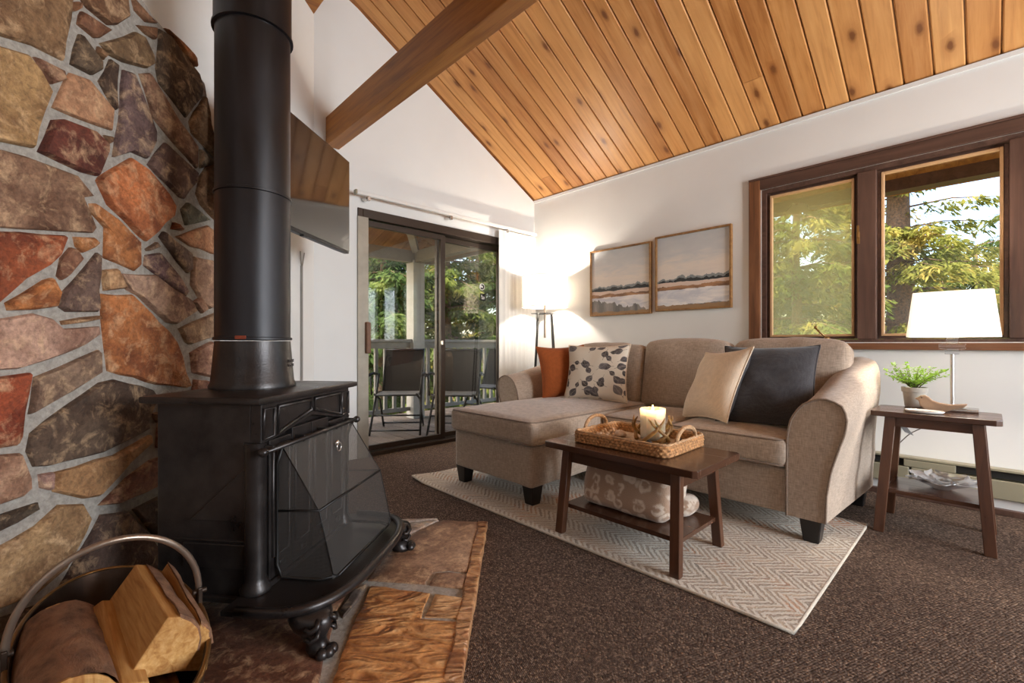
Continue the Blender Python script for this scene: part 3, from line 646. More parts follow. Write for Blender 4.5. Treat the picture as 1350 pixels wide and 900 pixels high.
WS = [
 (BR, [(-14,-25),(91,-25),(91,25),(80,80),(40,60),(0,48),(-14,42)]), (TAN, [(-14,58),(33,72),(48,92),(64,120),(54,150),(40,195),(0,187),(-14,184)]),
 (BR, [(42,75),(80,93),(83,105),(65,111)]), (TAN, [(90,96),(115,105),(148,145),(145,172),(67,142),(85,102)]), (DK, [(102,45),(130,82),(131,92),(118,99),(91,85)]),
 (BR, [(92,3),(100,2),(100,12),(95,15)]), (BR, [(105,15),(143,40),(128,50),(122,50),(100,32),(102,20)]), (BR, [(104,-25),(160,-25),(167,22),(150,33),(140,33),(112,10),(101,-6)]),
 (BR, [(130,57),(175,42),(185,48),(198,75),(198,85),(190,90),(160,82),(140,72)]), (BR, [(127,61),(137,73),(134,79),(125,69)]), (DK, [(143,78),(152,84),(150,145),(144,136),(128,107)]),
 (PU, [(160,92),(172,96),(203,175),(202,188),(191,209),(170,200),(147,207),(155,160)]), (OL, [(182,97),(194,96),(258,195),(257,222),(212,170),(200,155),(190,120)]),
 (BR, [(172,-2),(204,31),(190,29),(176,14)]), (BR, [(178,33),(201,36),(201,52),(190,45)]), (DK, [(208,38),(222,46),(250,84),(260,98),(265,118),(263,130),(243,155),(208,110),(204,90)]),
 (OR, [(215,37),(236,54),(256,78),(257,88),(238,66),(224,46)]), (BR, [(267,127),(282,203),(281,207),(251,175),(248,160)]), (DK, [(262,197),(274,210),(262,222)]),
 (DR, [(66,158),(80,157),(120,172),(138,190),(138,200),(125,232),(105,227),(48,200)]), (BR, [(135,178),(145,180),(144,188),(140,190)]), (PU, [(215,188),(258,228),(257,240),(240,262),(235,260),(193,217)]),
 (BR, [(270,220),(289,214),(290,298),(263,270),(257,255),(262,232)]), (OR, [(170,208),(190,222),(218,255),(227,272),(225,285),(190,318),(180,310),(140,270),(125,238),(128,233)]),
 (GY, [(245,267),(258,276),(273,290),(243,297),(237,276)]), (OL, [(-14,194),(30,206),(100,232),(120,258),(107,258),(124,301),(119,307),(80,305),(0,300),(-14,300)]),
 (OR, [(116,268),(123,268),(155,290),(183,320),(183,350),(175,357),(135,340),(136,300),(118,280)]), (OR, [(227,293),(236,300),(236,304),(224,302)]), (TAN, [(230,312),(272,297),(289,311),(289,337),(250,325)]),
 (PU, [(213,305),(250,335),(250,355),(245,360),(232,345),(208,312)]), (OL, [(190,328),(204,319),(208,325),(192,331)]), (PU, [(190,336),(208,333),(235,365),(246,385),(243,390),(220,375),(188,350)]),
 (PK, [(253,338),(289,346),(290,400),(275,407),(265,400),(250,375)]), (PK, [(152,360),(200,362),(220,377),(249,396),(255,410),(230,427),(218,425),(180,390),(165,382)]),
 (RD, [(-14,305),(80,310),(83,312),(75,335),(60,350),(25,370),(0,390),(-14,402)]), (OR, [(95,312),(120,313),(126,320),(122,326),(106,333),(98,325)]), (BR, [(90,326),(97,328),(106,340),(85,364),(78,369),(73,364),(78,340)]),
 (PU, [(125,333),(128,335),(128,408),(125,411),(85,411),(76,405),(80,385)]), (OR, [(5,399),(25,388),(55,369),(65,366),(75,385),(70,404),(8,409)]), (TAN, [(132,356),(150,354),(162,380),(135,383)]),
 (BR, [(78,423),(128,416),(130,420),(80,428)]), (PK, [(-14,422),(40,413),(65,420),(80,433),(127,430),(129,440),(110,454),(60,474),(20,486),(-14,488)]),
 (OR, [(131,387),(150,389),(171,388),(195,411),(220,436),(231,451),(249,509),(244,511),(205,507),(140,489),(135,450)]), (PK, [(252,398),(261,392),(270,408),(264,413)]), (PK, [(234,433),(285,411),(286,442),(248,454),(243,451)]),
 (PK, [(249,465),(276,450),(288,456),(286,500),(252,491),(250,470)]), (PK, [(254,500),(285,505),(285,522),(252,514)]), (OL, [(43,497),(127,461),(130,464),(131,490),(95,514),(36,546),(39,530)]),
 (RD, [(-14,498),(36,491),(34,510),(22,578),(18,587),(-14,592)]), (DK, [(33,595),(38,571),(58,554),(129,504),(147,500),(199,514),(205,523),(192,555),(194,565),(133,596),(60,614),(42,615)]),
 (TAN, [(70,622),(147,600),(195,573),(197,582),(169,608),(127,654),(107,657),(68,648)]), (PK, [(49,625),(66,622),(64,646),(51,643)]), (BR, [(207,523),(236,518),(236,545),(210,538)]), (BR, [(197,545),(206,543),(205,557)]),
 (DR, [(208,549),(236,548),(236,591),(204,590)]), (BR, [(128,666),(164,630),(196,606),(226,599),(225,629),(187,650),(151,664)]), (PK, [(-14,600),(22,597),(36,630),(36,645),(27,654),(-14,668)]),
 (DK, [(-14,682),(47,662),(49,670),(20,689),(-14,705)]), (TAN, [(-14,726),(44,693),(75,665),(106,664),(116,682),(109,702),(83,750),(43,783),(-14,806)]),
 (DK, [(119,701),(131,678),(165,674),(191,701),(212,732),(206,749),(155,776),(107,806),(64,792)]), (DK, [(173,671),(213,651),(215,697),(205,711),(190,692)]), (PK, [(220,640),(240,634),(240,700),(217,711)]),
 (BR, [(219,722),(240,708),(240,733),(222,741)]), (DK, [(-14,818),(46,797),(60,812),(62,820),(20,845),(-14,868)]),
]
for col, poly in WS:
    col = tuple(min(255, c * (1 + jit(.05))) for c in col)
    stone_obj([on_stone(*p) for p in poly], N45, random.uniform(.016, .028), sw, col, MT['stone'])
# stones outside the frame and behind the stove, same kind
def fill(s0, s1, z0, z1, ns, nz):
    gs = [[(s0 + (s1 - s0) * i / ns + (jit(.05) if 0 < i < ns else 0), z0 + (z1 - z0) * j / nz + (jit(.05) if 0 < j < nz else 0)) for j in range(nz + 1)] for i in range(ns + 1)]
    for i in range(ns):
        for j in range(nz):
            q = [gs[i][j], gs[i + 1][j], gs[i + 1][j + 1], gs[i][j + 1]]; cs = sum(p[0] for p in q) / 4; cz = sum(p[1] for p in q) / 4
            P = [dgw(cs + (p[0] - cs) * .9, cz + (p[1] - cz) * .9, STN) for p in q]
            stone_obj(P, N45, .02, sw, random.choice((TAN, BR, OR, PU, OL, PK, DK)), MT['stone'])
fill(2.29, 3.13, .08, 1.88, 3, 6); fill(2.02, 2.95, 2.07, 2.33, 3, 1); fill(1.32, 1.52, .08, .66, 1, 3); fill(2.29, 3.0, 1.9, 2.12, 3, 1)

# ================================================================== HEARTH
HZ = .035
def hp(px, py): return at_z(px, py, HZ)
pA, pB = WLD(-.128, 2.335), WLD(-.148, .35)
e1, e2 = WLD(-1.62, 2.40), WLD(-1.70, .35)
hs = struct(obj('hearth', MB().prism([(e1.x, e1.y), (e2.x, e2.y), (pB.x, pB.y), (pA.x, pA.y)], lambda q: (q[0], q[1], 0.0), lambda q: (q[0], q[1], HZ - .008)), 'mortar', bevel=.006))
ZU = Vector((0, 0, 1))
HS = [((206, 146, 88), [(489,771),(567,781),(559,798),(555,814),(605,818),(598,850),(586,905),(575,985),(418,985),(437,900),(462,830)]),
      ((206, 160, 112), [(573,782),(610,787),(605,813),(560,811)]), ((176, 140, 112), [(583,685),(633,687),(616,753),(592,750),(571,752),(560,768),(485,763),(511,723),(550,701)]),
      ((166, 130, 104), [(566,769),(574,755),(592,753),(615,757),(611,774)]), ((196, 184, 172), [(520,691),(579,685),(514,715),(512,708)]), ((190, 176, 162), [(516,684),(577,683),(520,689)]),
      ((130, 90, 70), [(262,806),(335,772),(420,772),(462,772),(444,803),(432,850),(414,925),(404,985),(235,985),(250,900)]), ((112, 100, 92), [(447,803),(465,776),(484,768),(470,792),(452,812)]),
      ((150, 132, 112), [(229,778),(262,771),(330,768),(262,800),(240,806)]), ((120, 104, 90), [(228,748),(300,742),(335,764),(262,768),(229,775)]), ((140, 120, 100), [(100,822),(222,752),(226,800),(222,830),(150,880),(60,860)]),
      ((150, 118, 92), [(305,742),(400,730),(470,700),(500,715),(480,760),(340,764)]), ((128, 112, 98), [(240,742),(290,700),(420,686),(470,694),(395,728),(300,738)]), ((170, 150, 130), [(300,697),(360,684),(512,684),(508,690),(480,692),(420,683)])]
for k_, (col, poly) in enumerate(HS): stone_obj([hp(*p) - ZU * .008 for p in poly], ZU, .009, hs, col, MT['hearth' if k_ < 2 else 'slate'], rough=.0015, sink=.004)
# border stones along the carpet edge
n = 7
for k in range(n):
    a0, a1 = .40 + (2.325 - .40) * k / n, .40 + (2.325 - .40) * (k + 1) / n - .004
    lt = lambda dd: -.148 + (dd - .35) / (2.335 - .35) * .02
    P = [WLD(lt(a0) - .045, a0, HZ - .008), WLD(lt(a0) + .004, a0, HZ - .008), WLD(lt(a1) + .004, a1, HZ - .008), WLD(lt(a1) - .045, a1, HZ - .008)]
    stone_obj(P, ZU, .012, hs, (190, 140, 96), MT['hearth'], rough=.001, sink=.026)

# ================================================================== STOVE
stv = WLD(-.752, 1.70, HZ + .015)
st = thing('wood_stove', 'black cast iron open fireplace stove with claw feet on the stone hearth', 'stove', stv, PH - R(7))
def arr(x0, x1, z0, z1, y, r, par=None): return [(x0, y, z0), (x1, y, z0), (x1, y, z1), (x0, y, z1)]
fb = obj('firebox', MB().box(-.27, .27, .025, .345, .10, .70), 'iron', st, bevel=.004)
obj('top_plate', MB().rbox(-.325, .325, -.03, .385, .700, .727, r=.01, n=6), 'iron', st, smooth=True, angle=40)
for sgn in (-1, 1):
    x0, x1 = (-.284, -.270) if sgn < 0 else (.270, .284)
    sp = obj('side_panel', MB().box(x0, x1, .03, .355, .095, .70), 'iron', st, bevel=.003)
    xo = x0 if sgn < 0 else x1; xi = xo + sgn * .006
    m = MB().prism([(.235, .332), (.045, .503), (.045, .332)][::sgn], lambda q: (xo - sgn * .002, q[0], q[1]), lambda q: (xi, q[0], q[1]))
    obj('raised_panel', m, 'iron', sp, bevel=.003)
    obj('raised_panel', MB().box(min(xo - sgn * .002, xi), max(xo - sgn * .002, xi), .045, .26, .185, .262), 'iron', sp, bevel=.003)
    obj('ledge', MB().box(min(xo - sgn * .002, xi), max(xo - sgn * .002, xi), .04, .31, .268, .274), 'iron', sp, bevel=.002)
    # rounded corner column with flared foot
    obj('column', MB().lathe([(.044, .115), (.046, .125), (.036, .14), (.031, .16), (.031, .57), (.034, .58)], (sgn * .272, .022, 0), 20), 'iron', st, smooth=True, angle=45)
# header with arched lower edge and raised mouldings
pk = .645
hd = obj('header', MB().prism([(-.285, .575), (-.2, .585), (0, pk - .02), (.2, .585), (.285, .575), (.285, .70), (-.285, .70)], lambda q: (q[0], .03, q[1]), lambda q: (q[0], -.006, q[1])), 'iron', st, bevel=.003)
def molding(pts, r, par, y, name='moulding'): return obj(name, MB().tube([(p[0], y, p[1]) for p in pts], r, 6, closed=True), 'iron', par, smooth=True)
for sgn in (-1, 1):
    molding([(sgn * .275, .592), (sgn * .222, .592), (sgn * .222, .684), (sgn * .275, .684)], .0065, hd, -.008)
    molding([(sgn * .205, .598), (sgn * .012, pk + .0), (sgn * .012, .684), (sgn * .205, .684)], .0075, hd, -.008)
# door leaves behind the screen
for k in range(4):
    x0 = -.244 + k * .122
    lf = obj('door_leaf', MB().box(x0 + .002, x0 + .12, -.004, .024, .13, .58 if k in (0, 3) else .60), 'iron', st, bevel=.003)
    molding([(x0 + .018, .20), (x0 + .104, .20), (x0 + .104, .56), (x0 + .018, .56)], .006, lf, -.006)
    obj('leaf_pull', MB().rbox(x0 + .045, x0 + .08, -.012, -.003, .155, .175, r=.004, n=2), 'iron', lf, smooth=True)
# hanging rod
rd = obj('screen_rod', MB().tube([(-.315, -.035, .558), (.30, -.035, .562)], .008, 10), 'iron', st, smooth=True)
for x in (-.315, .30): obj('rod_knob', MB().lathe([(.006, -.014), (.014, -.008), (.015, .0), (.013, .008), (.005, .014)], (x, -.035, .56), 12), 'iron', rd, smooth=True)
for x in (-.27, -.10, .04, .13, .26): obj('rod_bracket', MB().box(x - .006, x + .006, -.04, .0, .548, .572), 'iron', rd, bevel=.003)
# spark screen
ss = obj('spark_screen', MB().tube([(-.215, -.03, .555), (.262, -.03, .558)], .0055, 8), 'black', st, smooth=True)
PR = [(-.03, .555), (-.158, .352), (-.205, .132)]
xa, xb = -.215, .262
frm = MB()
for x, cz in ((xa, .03), (xb, .03)):
    frm.tube([(x, -.03, .555), (x, -.158, .352), (x, -.205, .15), (x + (.03 if x < 0 else -.03), -.207, .132)], .0018, 6)
    frm.tube([(x, -.03, .555), (x, -.012, .50), (x, -.01, .17), (x, -.03, .13), (x, -.16, .13), (x + (.03 if x < 0 else -.03), -.207, .132)], .0065, 8)
    frm.tube([(x, -.012, .345), (x, -.158, .352)], .004, 8)
frm.tube([(xa, -.158, .352), (xb, -.158, .352)], .0045, 8).tube([(xa + .03, -.207, .132), (xb - .03, -.207, .132)], .0048, 8)
obj('screen_frame', frm, 'black', ss, smooth=True)
mm = MB(); vs = []; uv = []
for (y, z), t_ in zip(PR, (0, .24, .47)):
    for x in (xa, xb): vs.append((x, y, z)); uv.append((x, t_))
fs = [(0, 1, 3, 2), (2, 3, 5, 4)]
for x in (xa, xb):
    o_ = len(vs); loop = [(-.012, .50), (-.03, .555), (-.158, .352), (-.205, .15), (-.16, .13), (-.03, .13), (-.01, .17)]
    vs += [(x, y, z) for y, z in loop]; uv += [(y, z) for y, z in loop]; fs.append(tuple(range(o_, o_ + len(loop))))
mm.add(vs, fs); mm.uv = uv
obj('wire_mesh', mm, 'mesh', ss)
lion = obj('pull_ring', MB().lathe([(.004, 0), (.011, .003), (.013, .008), (.009, .014), (.003, .016)], (0, 0, 0), 14), 'silver', ss, smooth=True, M=Matrix.Translation((.055, -.067, .512)) @ Matrix.Rotation(R(110), 4, 'X'))
obj('ring', MB().tube([(.016 * math.cos(a), -.002 + .0, -.016 + .016 * math.sin(a)) for a in [2 * math.pi * k / 18 for k in range(18)]], .0026, 6, closed=True), 'silver', lion, smooth=True, M=Matrix.Rotation(R(-110), 4, 'X') @ Matrix.Translation((0, -.014, 0)))
# ash apron with rolled rim
def apron_pts(k_in=0.0, n=40):
    out = []
    for i in range(n + 1):
        a = math.pi * i / n; ca, sa = math.cos(a), math.sin(a)
        x = -.385 * math.copysign(abs(ca) ** .62, ca); y = -.275 * abs(sa) ** .6
        out.append((x * (1 - k_in), .012 + (y - .012) * (1 - k_in)))
    return out
ap = obj('ash_apron', MB().prism([(p[0], p[1]) for p in apron_pts()] + [(.385, .05), (-.385, .05)], lambda q: (q[0], q[1], .098), lambda q: (q[0], q[1], .112)), 'iron', st)
obj('apron_rim', MB().tube([(p[0], p[1], .114) for p in apron_pts()], .016, 10), 'iron', ap, smooth=True)
obj('apron_step', MB().box(-.30, .30, -.012, .03, .11, .128), 'iron', ap, bevel=.005)
obj('base_plate', MB().box(-.30, .30, .03, .37, .082, .10), 'iron', st, bevel=.004)
# claw feet: bulging shoulder, narrow ankle, ball toes
def claw():
    m = MB(); prof = [(.052, .105), (.056, .085), (.050, .066), (.036, .048), (.027, .034), (.026, .022), (.030, .012), (.028, .0)]
    vs = []; seg = 16
    for (r, z) in prof:
        k = (.105 - z) / .105; ox = .035 * k ** 1.4
        for j in range(seg):
            a = 2 * math.pi * j / seg; q = r * (1 + .10 * math.cos(4 * a) * (1 - k * .4)); vs.append((ox + q * math.cos(a), q * .8 * math.sin(a), z))
    fs = [(i * seg + (j + 1) % seg, i * seg + j, (i + 1) * seg + j, (i + 1) * seg + (j + 1) % seg) for i in range(len(prof) - 1) for j in range(seg)]
    m.add(vs, fs + [tuple(range(seg)), tuple(range((len(prof) - 1) * seg, len(prof) * seg))[::-1]])
    for a in (-35, 0, 35):
        c = (.038 + .028 * math.cos(R(a)), .022 * math.sin(R(a)), .0); m.lathe([(.004, 0), (.012, .004), (.0135, .012), (.010, .021), (.004, .025)], c, 10)
    for dz, r0 in ((.085, .010), (.06, .008)):
        for s_ in (-1, 1): m.tube([(.05, s_ * .012, dz + .012), (.058, s_ * .022, dz), (.048, s_ * .03, dz - .012), (.036, s_ * .036, dz - .004)], r0 * .7, 6)
    return m
cl0 = obj('claw_foot', claw(), 'iron', st, smooth=True, M=Matrix.Translation((-.315, -.185, -.015)) @ Matrix.Rotation(R(-115), 4, 'Z') @ Matrix.Diagonal((1.35, 1.35, 1.12, 1)))
for x, y, a in ((.315, -.185, -65), (-.26, .30, 135), (.26, .30, 45)): obj('claw_foot', None, None, st, mesh=cl0.data, M=Matrix.Translation((x, y, -.015)) @ Matrix.Rotation(R(a), 4, 'Z') @ Matrix.Diagonal((1.35, 1.35, 1.12 if y < 0 else .98, 1)))
# flue collar and name plate
plp = WLD(-.985, 1.735); lp = MATW[st.name].inverted() @ Vector((plp.x, plp.y, HZ + .015))
PRD = .127
col_ = obj('flue_collar', MB().lathe([(1.15, .727), (1.16, .735), (1.10, .75), (1.0, .90)], (lp.x, lp.y, 0), 40, sx=PRD, sy=PRD), 'iron', st, smooth=True, angle=50)
# worn, unreadable cast lettering on a small plate
bp = MB(); ang0 = math.atan2(-.97, -.26)
for row, (zc, hh) in enumerate(((.825, .011), (.808, .010))):
    for k in range(9):
        a = ang0 + R(20 + k * 4.6); rr_ = PRD * 1.062
        M = Matrix.Translation((lp.x + rr_ * math.cos(a), lp.y + rr_ * math.sin(a), zc)) @ Matrix.Rotation(a, 4, 'Z')
        bp.box(-.001, .0035, -.0035, .0035, -hh / 2, hh / 2 - (k * 7 % 3) * .002, M)
obj('cast_lettering', bp, 'iron', col_, bevel=.001)
# stove pipe
sp_ = thing('stove_pipe', 'tall black metal stove pipe rising from the stove to the ceiling', 'pipe', (plp.x, plp.y, HZ + .918))
zt = roof_z(plp.x) - (HZ + .918) - .05
secs = [(0, .545, PRD), (.545, 1.16, PRD * .995), (1.16, zt, PRD * 1.03)]
for a, b2, r in secs: obj('pipe_section', MB().lathe([(r, a), (r, b2)], seg=40), 'pipe', sp_, smooth=True, angle=50)
for z, r in ((.006, PRD * 1.03), (.545, PRD * 1.02), (1.16, PRD * 1.06)): obj('seam_ring', MB().lathe([(r * .98, z - .006), (r + .002, z - .004), (r + .002, z + .004), (r * .98, z + .006)], seg=40), 'pipe', sp_, smooth=True, angle=50)
a = ang0 - R(16)
obj('rust_spot', MB().rbox(-.004, .002, -.02, .016, -.005, .008, r=.002, n=3), 'rustmark', sp_, M=Matrix.Translation((PRD * 1.045 * math.cos(a), PRD * 1.045 * math.sin(a), .008)) @ Matrix.Rotation(a, 4, 'Z'))

# ================================================================== LOG BUCKET
bk = thing('log_bucket', 'oval metal log bucket with a tall hoop handle beside the stove', 'bucket', WLD(-.93, 1.06, HZ + .001), PH - R(43.8))
# local x = across (handle axis, into depth), local y: left;  logs lie along -y
BA, BB = .165, .40
m = MB().lathe([(.72, 0), (.80, .006), (.95, .10), (1.0, .22), (1.02, .235), (.985, .235), (.96, .21), (.90, .10), (.74, .014)], (0, 0, 0), 56, sx=BA, sy=BB)
obj('tub', m, 'bucketin', bk, smooth=True, angle=50)
obj('rim', MB().tube([(BA * 1.02 * math.cos(a), BB * 1.02 * math.sin(a), .234) for a in [2 * math.pi * k / 64 for k in range(64)]], .005, 8, closed=True), 'brass', bk, smooth=True)
hd_ = obj('handle', MB().tube([(.168 * math.cos(a), -.05 * math.sin(a), .262 + .20 * math.sin(a)) for a in [math.pi * k / 28 for k in range(29)]], .0075, 10), 'steelbar', bk, smooth=True)
for s_ in (-1, 1): obj('handle_ear', MB().box(s_ * .169 - .005, s_ * .169 + .005, -.016, .016, .19, .275).tube([(s_ * .155, 0, .262), (s_ * .186, 0, .262)], .007, 8), 'bucketin', bk, bevel=.002)
def log_frame(p0, p1, roll=0):
    x = (p1 - p0).normalized(); z = Vector((0, 0, 1)); y = z.cross(x).normalized(); z = x.cross(y)
    M = Matrix((x, y, z)).transposed().to_4x4(); M.translation = p0; return M @ Matrix.Rotation(roll, 4, 'X'), (p1 - p0).length
def split_log(label, p0, p1, sec, barkidx, roll=0):
    M, L = log_frame(Vector(p0), Vector(p1), roll)
    t = thing('firewood_log', label, 'log', M=MATW[bk.name] @ M, group=None)
    n = len(sec); ns = 7; V = []
    for i in range(ns):
        for (y, z) in sec:
            k = 1 + jit(.03); V.append((L * i / (ns - 1), y * k + jit(.0015), z * k + jit(.0015)))
    Fc = [(i * n + j, i * n + (j + 1) % n, (i + 1) * n + (j + 1) % n, (i + 1) * n + j) for i in range(ns - 1) for j in range(n)]
    Fc = [f[::-1] for f in Fc]
    obj('split_wood', MB().add(V, Fc + [tuple(range(n)), tuple(range((ns - 1) * n, ns * n))[::-1]]), 'splitwood', t, bevel=.003)
    bs = [V[i * n + j] for i in range(ns) for j in barkidx]; nb = len(barkidx)
    V2 = []; cy = sum(s[0] for s in sec) / n; cz = sum(s[1] for s in sec) / n
    for i in range(ns):
        for j in barkidx:
            v = V[i * n + j]; d = Vector((0, v[1] - cy, v[2] - cz)).normalized(); V2.append((v[0] + (.004 if i == 0 else -.004 if i == ns - 1 else 0), v[1] + d.y * (.005 + jit(.002)), v[2] + d.z * (.005 + jit(.002))))
    for i in range(ns):
        for j in barkidx:
            v = V[i * n + j]; d = Vector((0, v[1] - cy, v[2] - cz)).normalized(); V2.append((v[0], v[1] - d.y * .004, v[2] - d.z * .004))
    o2 = ns * nb; F2 = []
    for i in range(ns - 1):
        for j in range(nb - 1):
            a, b3, c, d = i * nb + j, i * nb + j + 1, (i + 1) * nb + j + 1, (i + 1) * nb + j; F2 += [(d, c, b3, a), (o2 + a, o2 + b3, o2 + c, o2 + d)]
    for j in range(nb - 1):
        for i in (0, ns - 1): a, b3 = i * nb + j, i * nb + j + 1; F2.append((a, b3, o2 + b3, o2 + a))
    for i in range(ns - 1):
        for j in (0, nb - 1): a, d = i * nb + j, (i + 1) * nb + j; F2.append((a, d, o2 + d, o2 + a))
    obj('bark', MB().add(V2, F2), 'bark', t, smooth=True, angle=60)
    return t
arc = lambda r, a0, a1, n, cy=0, cz=0: [(cy + r * math.cos(R(a0 + (a1 - a0) * k / (n - 1))), cz + r * math.sin(R(a0 + (a1 - a0) * k / (n - 1)))) for k in range(n)]
# round bark log
M, L = log_frame(Vector((-.085, .19, .185)), Vector((-.083, -.26, .225)))
rl = thing('firewood_log', 'round unsplit log with brown bark in the log bucket', 'log', M=MATW[bk.name] @ M)
seg = 22; V = []; ns = 10
for i in range(ns):
    for j in range(seg):
        a = 2 * math.pi * j / seg; q = .075 * (1 + .04 * math.sin(2 * a + 1) + jit(.022)); V.append((L * i / (ns - 1), q * math.cos(a), q * math.sin(a)))
obj('bark', MB().add(V, [(i * seg + (j + 1) % seg, i * seg + j, (i + 1) * seg + j, (i + 1) * seg + (j + 1) % seg)[::-1] for i in range(ns - 1) for j in range(seg)]), 'bark', rl, smooth=True)
for xx in (0.003, L - .003):
    obj('end_face', MB().lathe([(.0725, -.002), (.0725, .004), (.067, .006)], seg=22), 'splitwood', rl, M=Matrix.Translation((xx, 0, 0)) @ Matrix.Rotation(R(90 if xx > .1 else -90), 4, 'Y'))
split_log('split log with a pale rounded end face lying across the middle of the bucket', (.052, .19, .235), (.058, -.22, .258), [(-.062, -.022), (.035, -.06), (.062, -.03)] + arc(.068, -8, 75, 5), [2, 3, 4, 5, 6], R(6))
split_log('split log with dark bark along its top edge against the far rim', (.118, .20, .225), (.116, -.20, .225), [(-.04, -.03), (.03, -.055), (.035, .0), (.03, .035), (.012, .056)], [2, 3, 4], R(-4))
split_log('narrow split log with a streaked flat face beside the round log', (.0, .17, .20), (-.004, -.275, .215), [(-.03, -.035), (.036, -.04), (.038, .022), (.0, .043), (-.034, .03)], [0, 1], R(8))
split_log('short wedge of split wood low at the open end of the bucket', (.06, -.04, .12), (.055, -.31, .165), [(-.045, -.03), (.045, -.03), (.035, .026), (-.03, .03)], [0, 1], 0)

# ================================================================== TELEVISION
tR = WLD(-1.10, 3.05); dirv = (FW * math.cos(R(6.3)) + RT * math.sin(R(6.3)))
tvw = 1.06; tc = Vector((tR.x, tR.y, 0)) - dirv * (tvw / 2)
tv = thing('television', 'large black flat screen television on a wall arm behind the stove pipe', 'television', (tc.x, tc.y, 1.54), math.atan2(dirv.y, dirv.x))
# local x along width, local -y faces the room
obj('case', MB().rbox(-tvw / 2, tvw / 2, -.012, .03, 0, .62, r=.008, n=4), 'tvcase', tv, smooth=True, angle=40)
obj('screen', MB().box(-tvw / 2 + .008, tvw / 2 - .008, -.0145, -.010, .018, .612), 'tv', tv)
obj('rear_housing', MB().rbox(-.34, .34, .025, .07, .10, .5, r=.02, n=4), 'tvcase', tv, smooth=True, angle=40)
obj('sensor_bump', MB().box(-.02, .02, -.016, .01, -.008, .004), 'tvcase', tv, bevel=.002)
# arm to the wall
lw_ = MATW[tv.name].inverted(); cw = W0 + U45 * ((Vector((tc.x, tc.y, 0)) - W0).dot(U45)); pw = lw_ @ Vector((cw.x, cw.y, 1.85))
obj('wall_arm', MB().tube([(0, .06, .31), (pw.x + .1, (pw.y + .06) / 2, .31), (pw.x, pw.y - .01, .31)], .02, 8), 'black', tv, smooth=True)
obj('wall_plate', MB().box(-.04, .04, -.03, -.001, .21, .41, M=Matrix.Translation((pw.x, pw.y, 0)) @ Matrix.Rotation(R(-45) * 0 + (R(45) - math.atan2(dirv.y, dirv.x)), 4, 'Z')), 'black', tv)
# cable cover on the chimney wall below it
r_ = ray(396.5, 400); tt = (N45.dot(W0) - N45.dot(CAM)) / N45.dot(r_); pc = CAM + r_ * tt
cc = thing('cable_cover', 'thin grey cable cover running down the white wall below the television', 'cable cover', (pc.x, pc.y, .06), R(45))
obj('channel', MB().box(-.011, .011, -.012, .0, 0, 1.44), 'cable', cc, bevel=.003)
obj('cable_end', MB().tube([(-.004, -.008, 1.43), (-.03, -.012, 1.54)], .004, 6).tube([(.004, -.008, 1.43), (.03, -.012, 1.54)], .004, 6), 'cable', cc, smooth=True)

# ================================================================== RUG
rg = thing('area_rug', 'cream and tan chevron patterned area rug under the sofa and coffee table', 'rug', (-1.3, -2.0, 0))
def rugz(x, y): return .012 + (.02 * max(0, (y + 1.0) / .19) ** 2 * max(0, (-1.85 - x) / .22) if (y > -1.0 and x < -1.85) else 0)
n1, n2 = 24, 40; V = []; 
for i in range(n1 + 1):
    for j in range(n2 + 1):
        x = -2.07 + (2.07 - .80) * i / n1; y = -3.13 + (3.13 - .81) * j / n2; V.append((x, y, rugz(x, y)))
Ft = [(i * (n2 + 1) + j, (i + 1) * (n2 + 1) + j, (i + 1) * (n2 + 1) + j + 1, i * (n2 + 1) + j + 1) for i in range(n1) for j in range(n2)]
obj('pile', MB().add(V, Ft), 'rug', rg, world=True, smooth=True)
edge = [(-2.07, -3.13), (-.80, -3.13), (-.80, -.81), (-2.07, -.81)]
pth = []
for k in range(4):
    a, b2 = edge[k], edge[(k + 1) % 4]
    for j in range(20): x = a[0] + (b2[0] - a[0]) * j / 20; y = a[1] + (b2[1] - a[1]) * j / 20; pth.append((x, y, rugz(x, y) - .006))
obj('bound_edge', MB().tube(pth, .007, 6, closed=True), 'rugedge', rg, world=True, smooth=True)
RZ = .012

# ================================================================== SOFA
sf = thing('sectional_sofa', 'beige linen sofa with a chaise end and black block feet', 'sofa', (-.95, -1.95, 0))
def rrect(x0, x1, y0, y1, z, r, n=6, zf=None):
    out = []
    for (cx, cy, a0) in ((x1 - r, y1 - r, 0), (x0 + r, y1 - r, 90), (x0 + r, y0 + r, 180), (x1 - r, y0 + r, 270)):
        for k in range(n + 1):
            a = R(a0 + 90 * k / n); out.append((cx + r * math.cos(a), cy + r * math.sin(a), z))
    res = []
    for i in range(len(out)):
        a, b2 = Vector(out[i]), Vector(out[(i + 1) % len(out)]); k = max(1, int((b2 - a).length / .06))
        for j in range(k):
            p = a.lerp(b2, j / k); res.append(p + (Vector((0, 0, zf(p))) if zf else Vector()))
    return res
def wrk(amp, sc):
    def fn(p, e): 
        nz = mnoise.noise(p * sc); return p + Vector((nz, mnoise.noise(p * sc + Vector((5, 1, 2))), nz)) * amp
    return fn
obj('base_frame', MB().rbox(-1.275, -.42, -2.93, -1.03, .12, .345, r=.015, n=8), 'linen', sf, world=True, smooth=True)
obj('chaise_base', MB().rbox(-1.90, -1.24, -1.79, -1.07, .12, .365, r=.018, n=10, fn=wrk(.004, 7)), 'linen', sf, world=True, smooth=True)
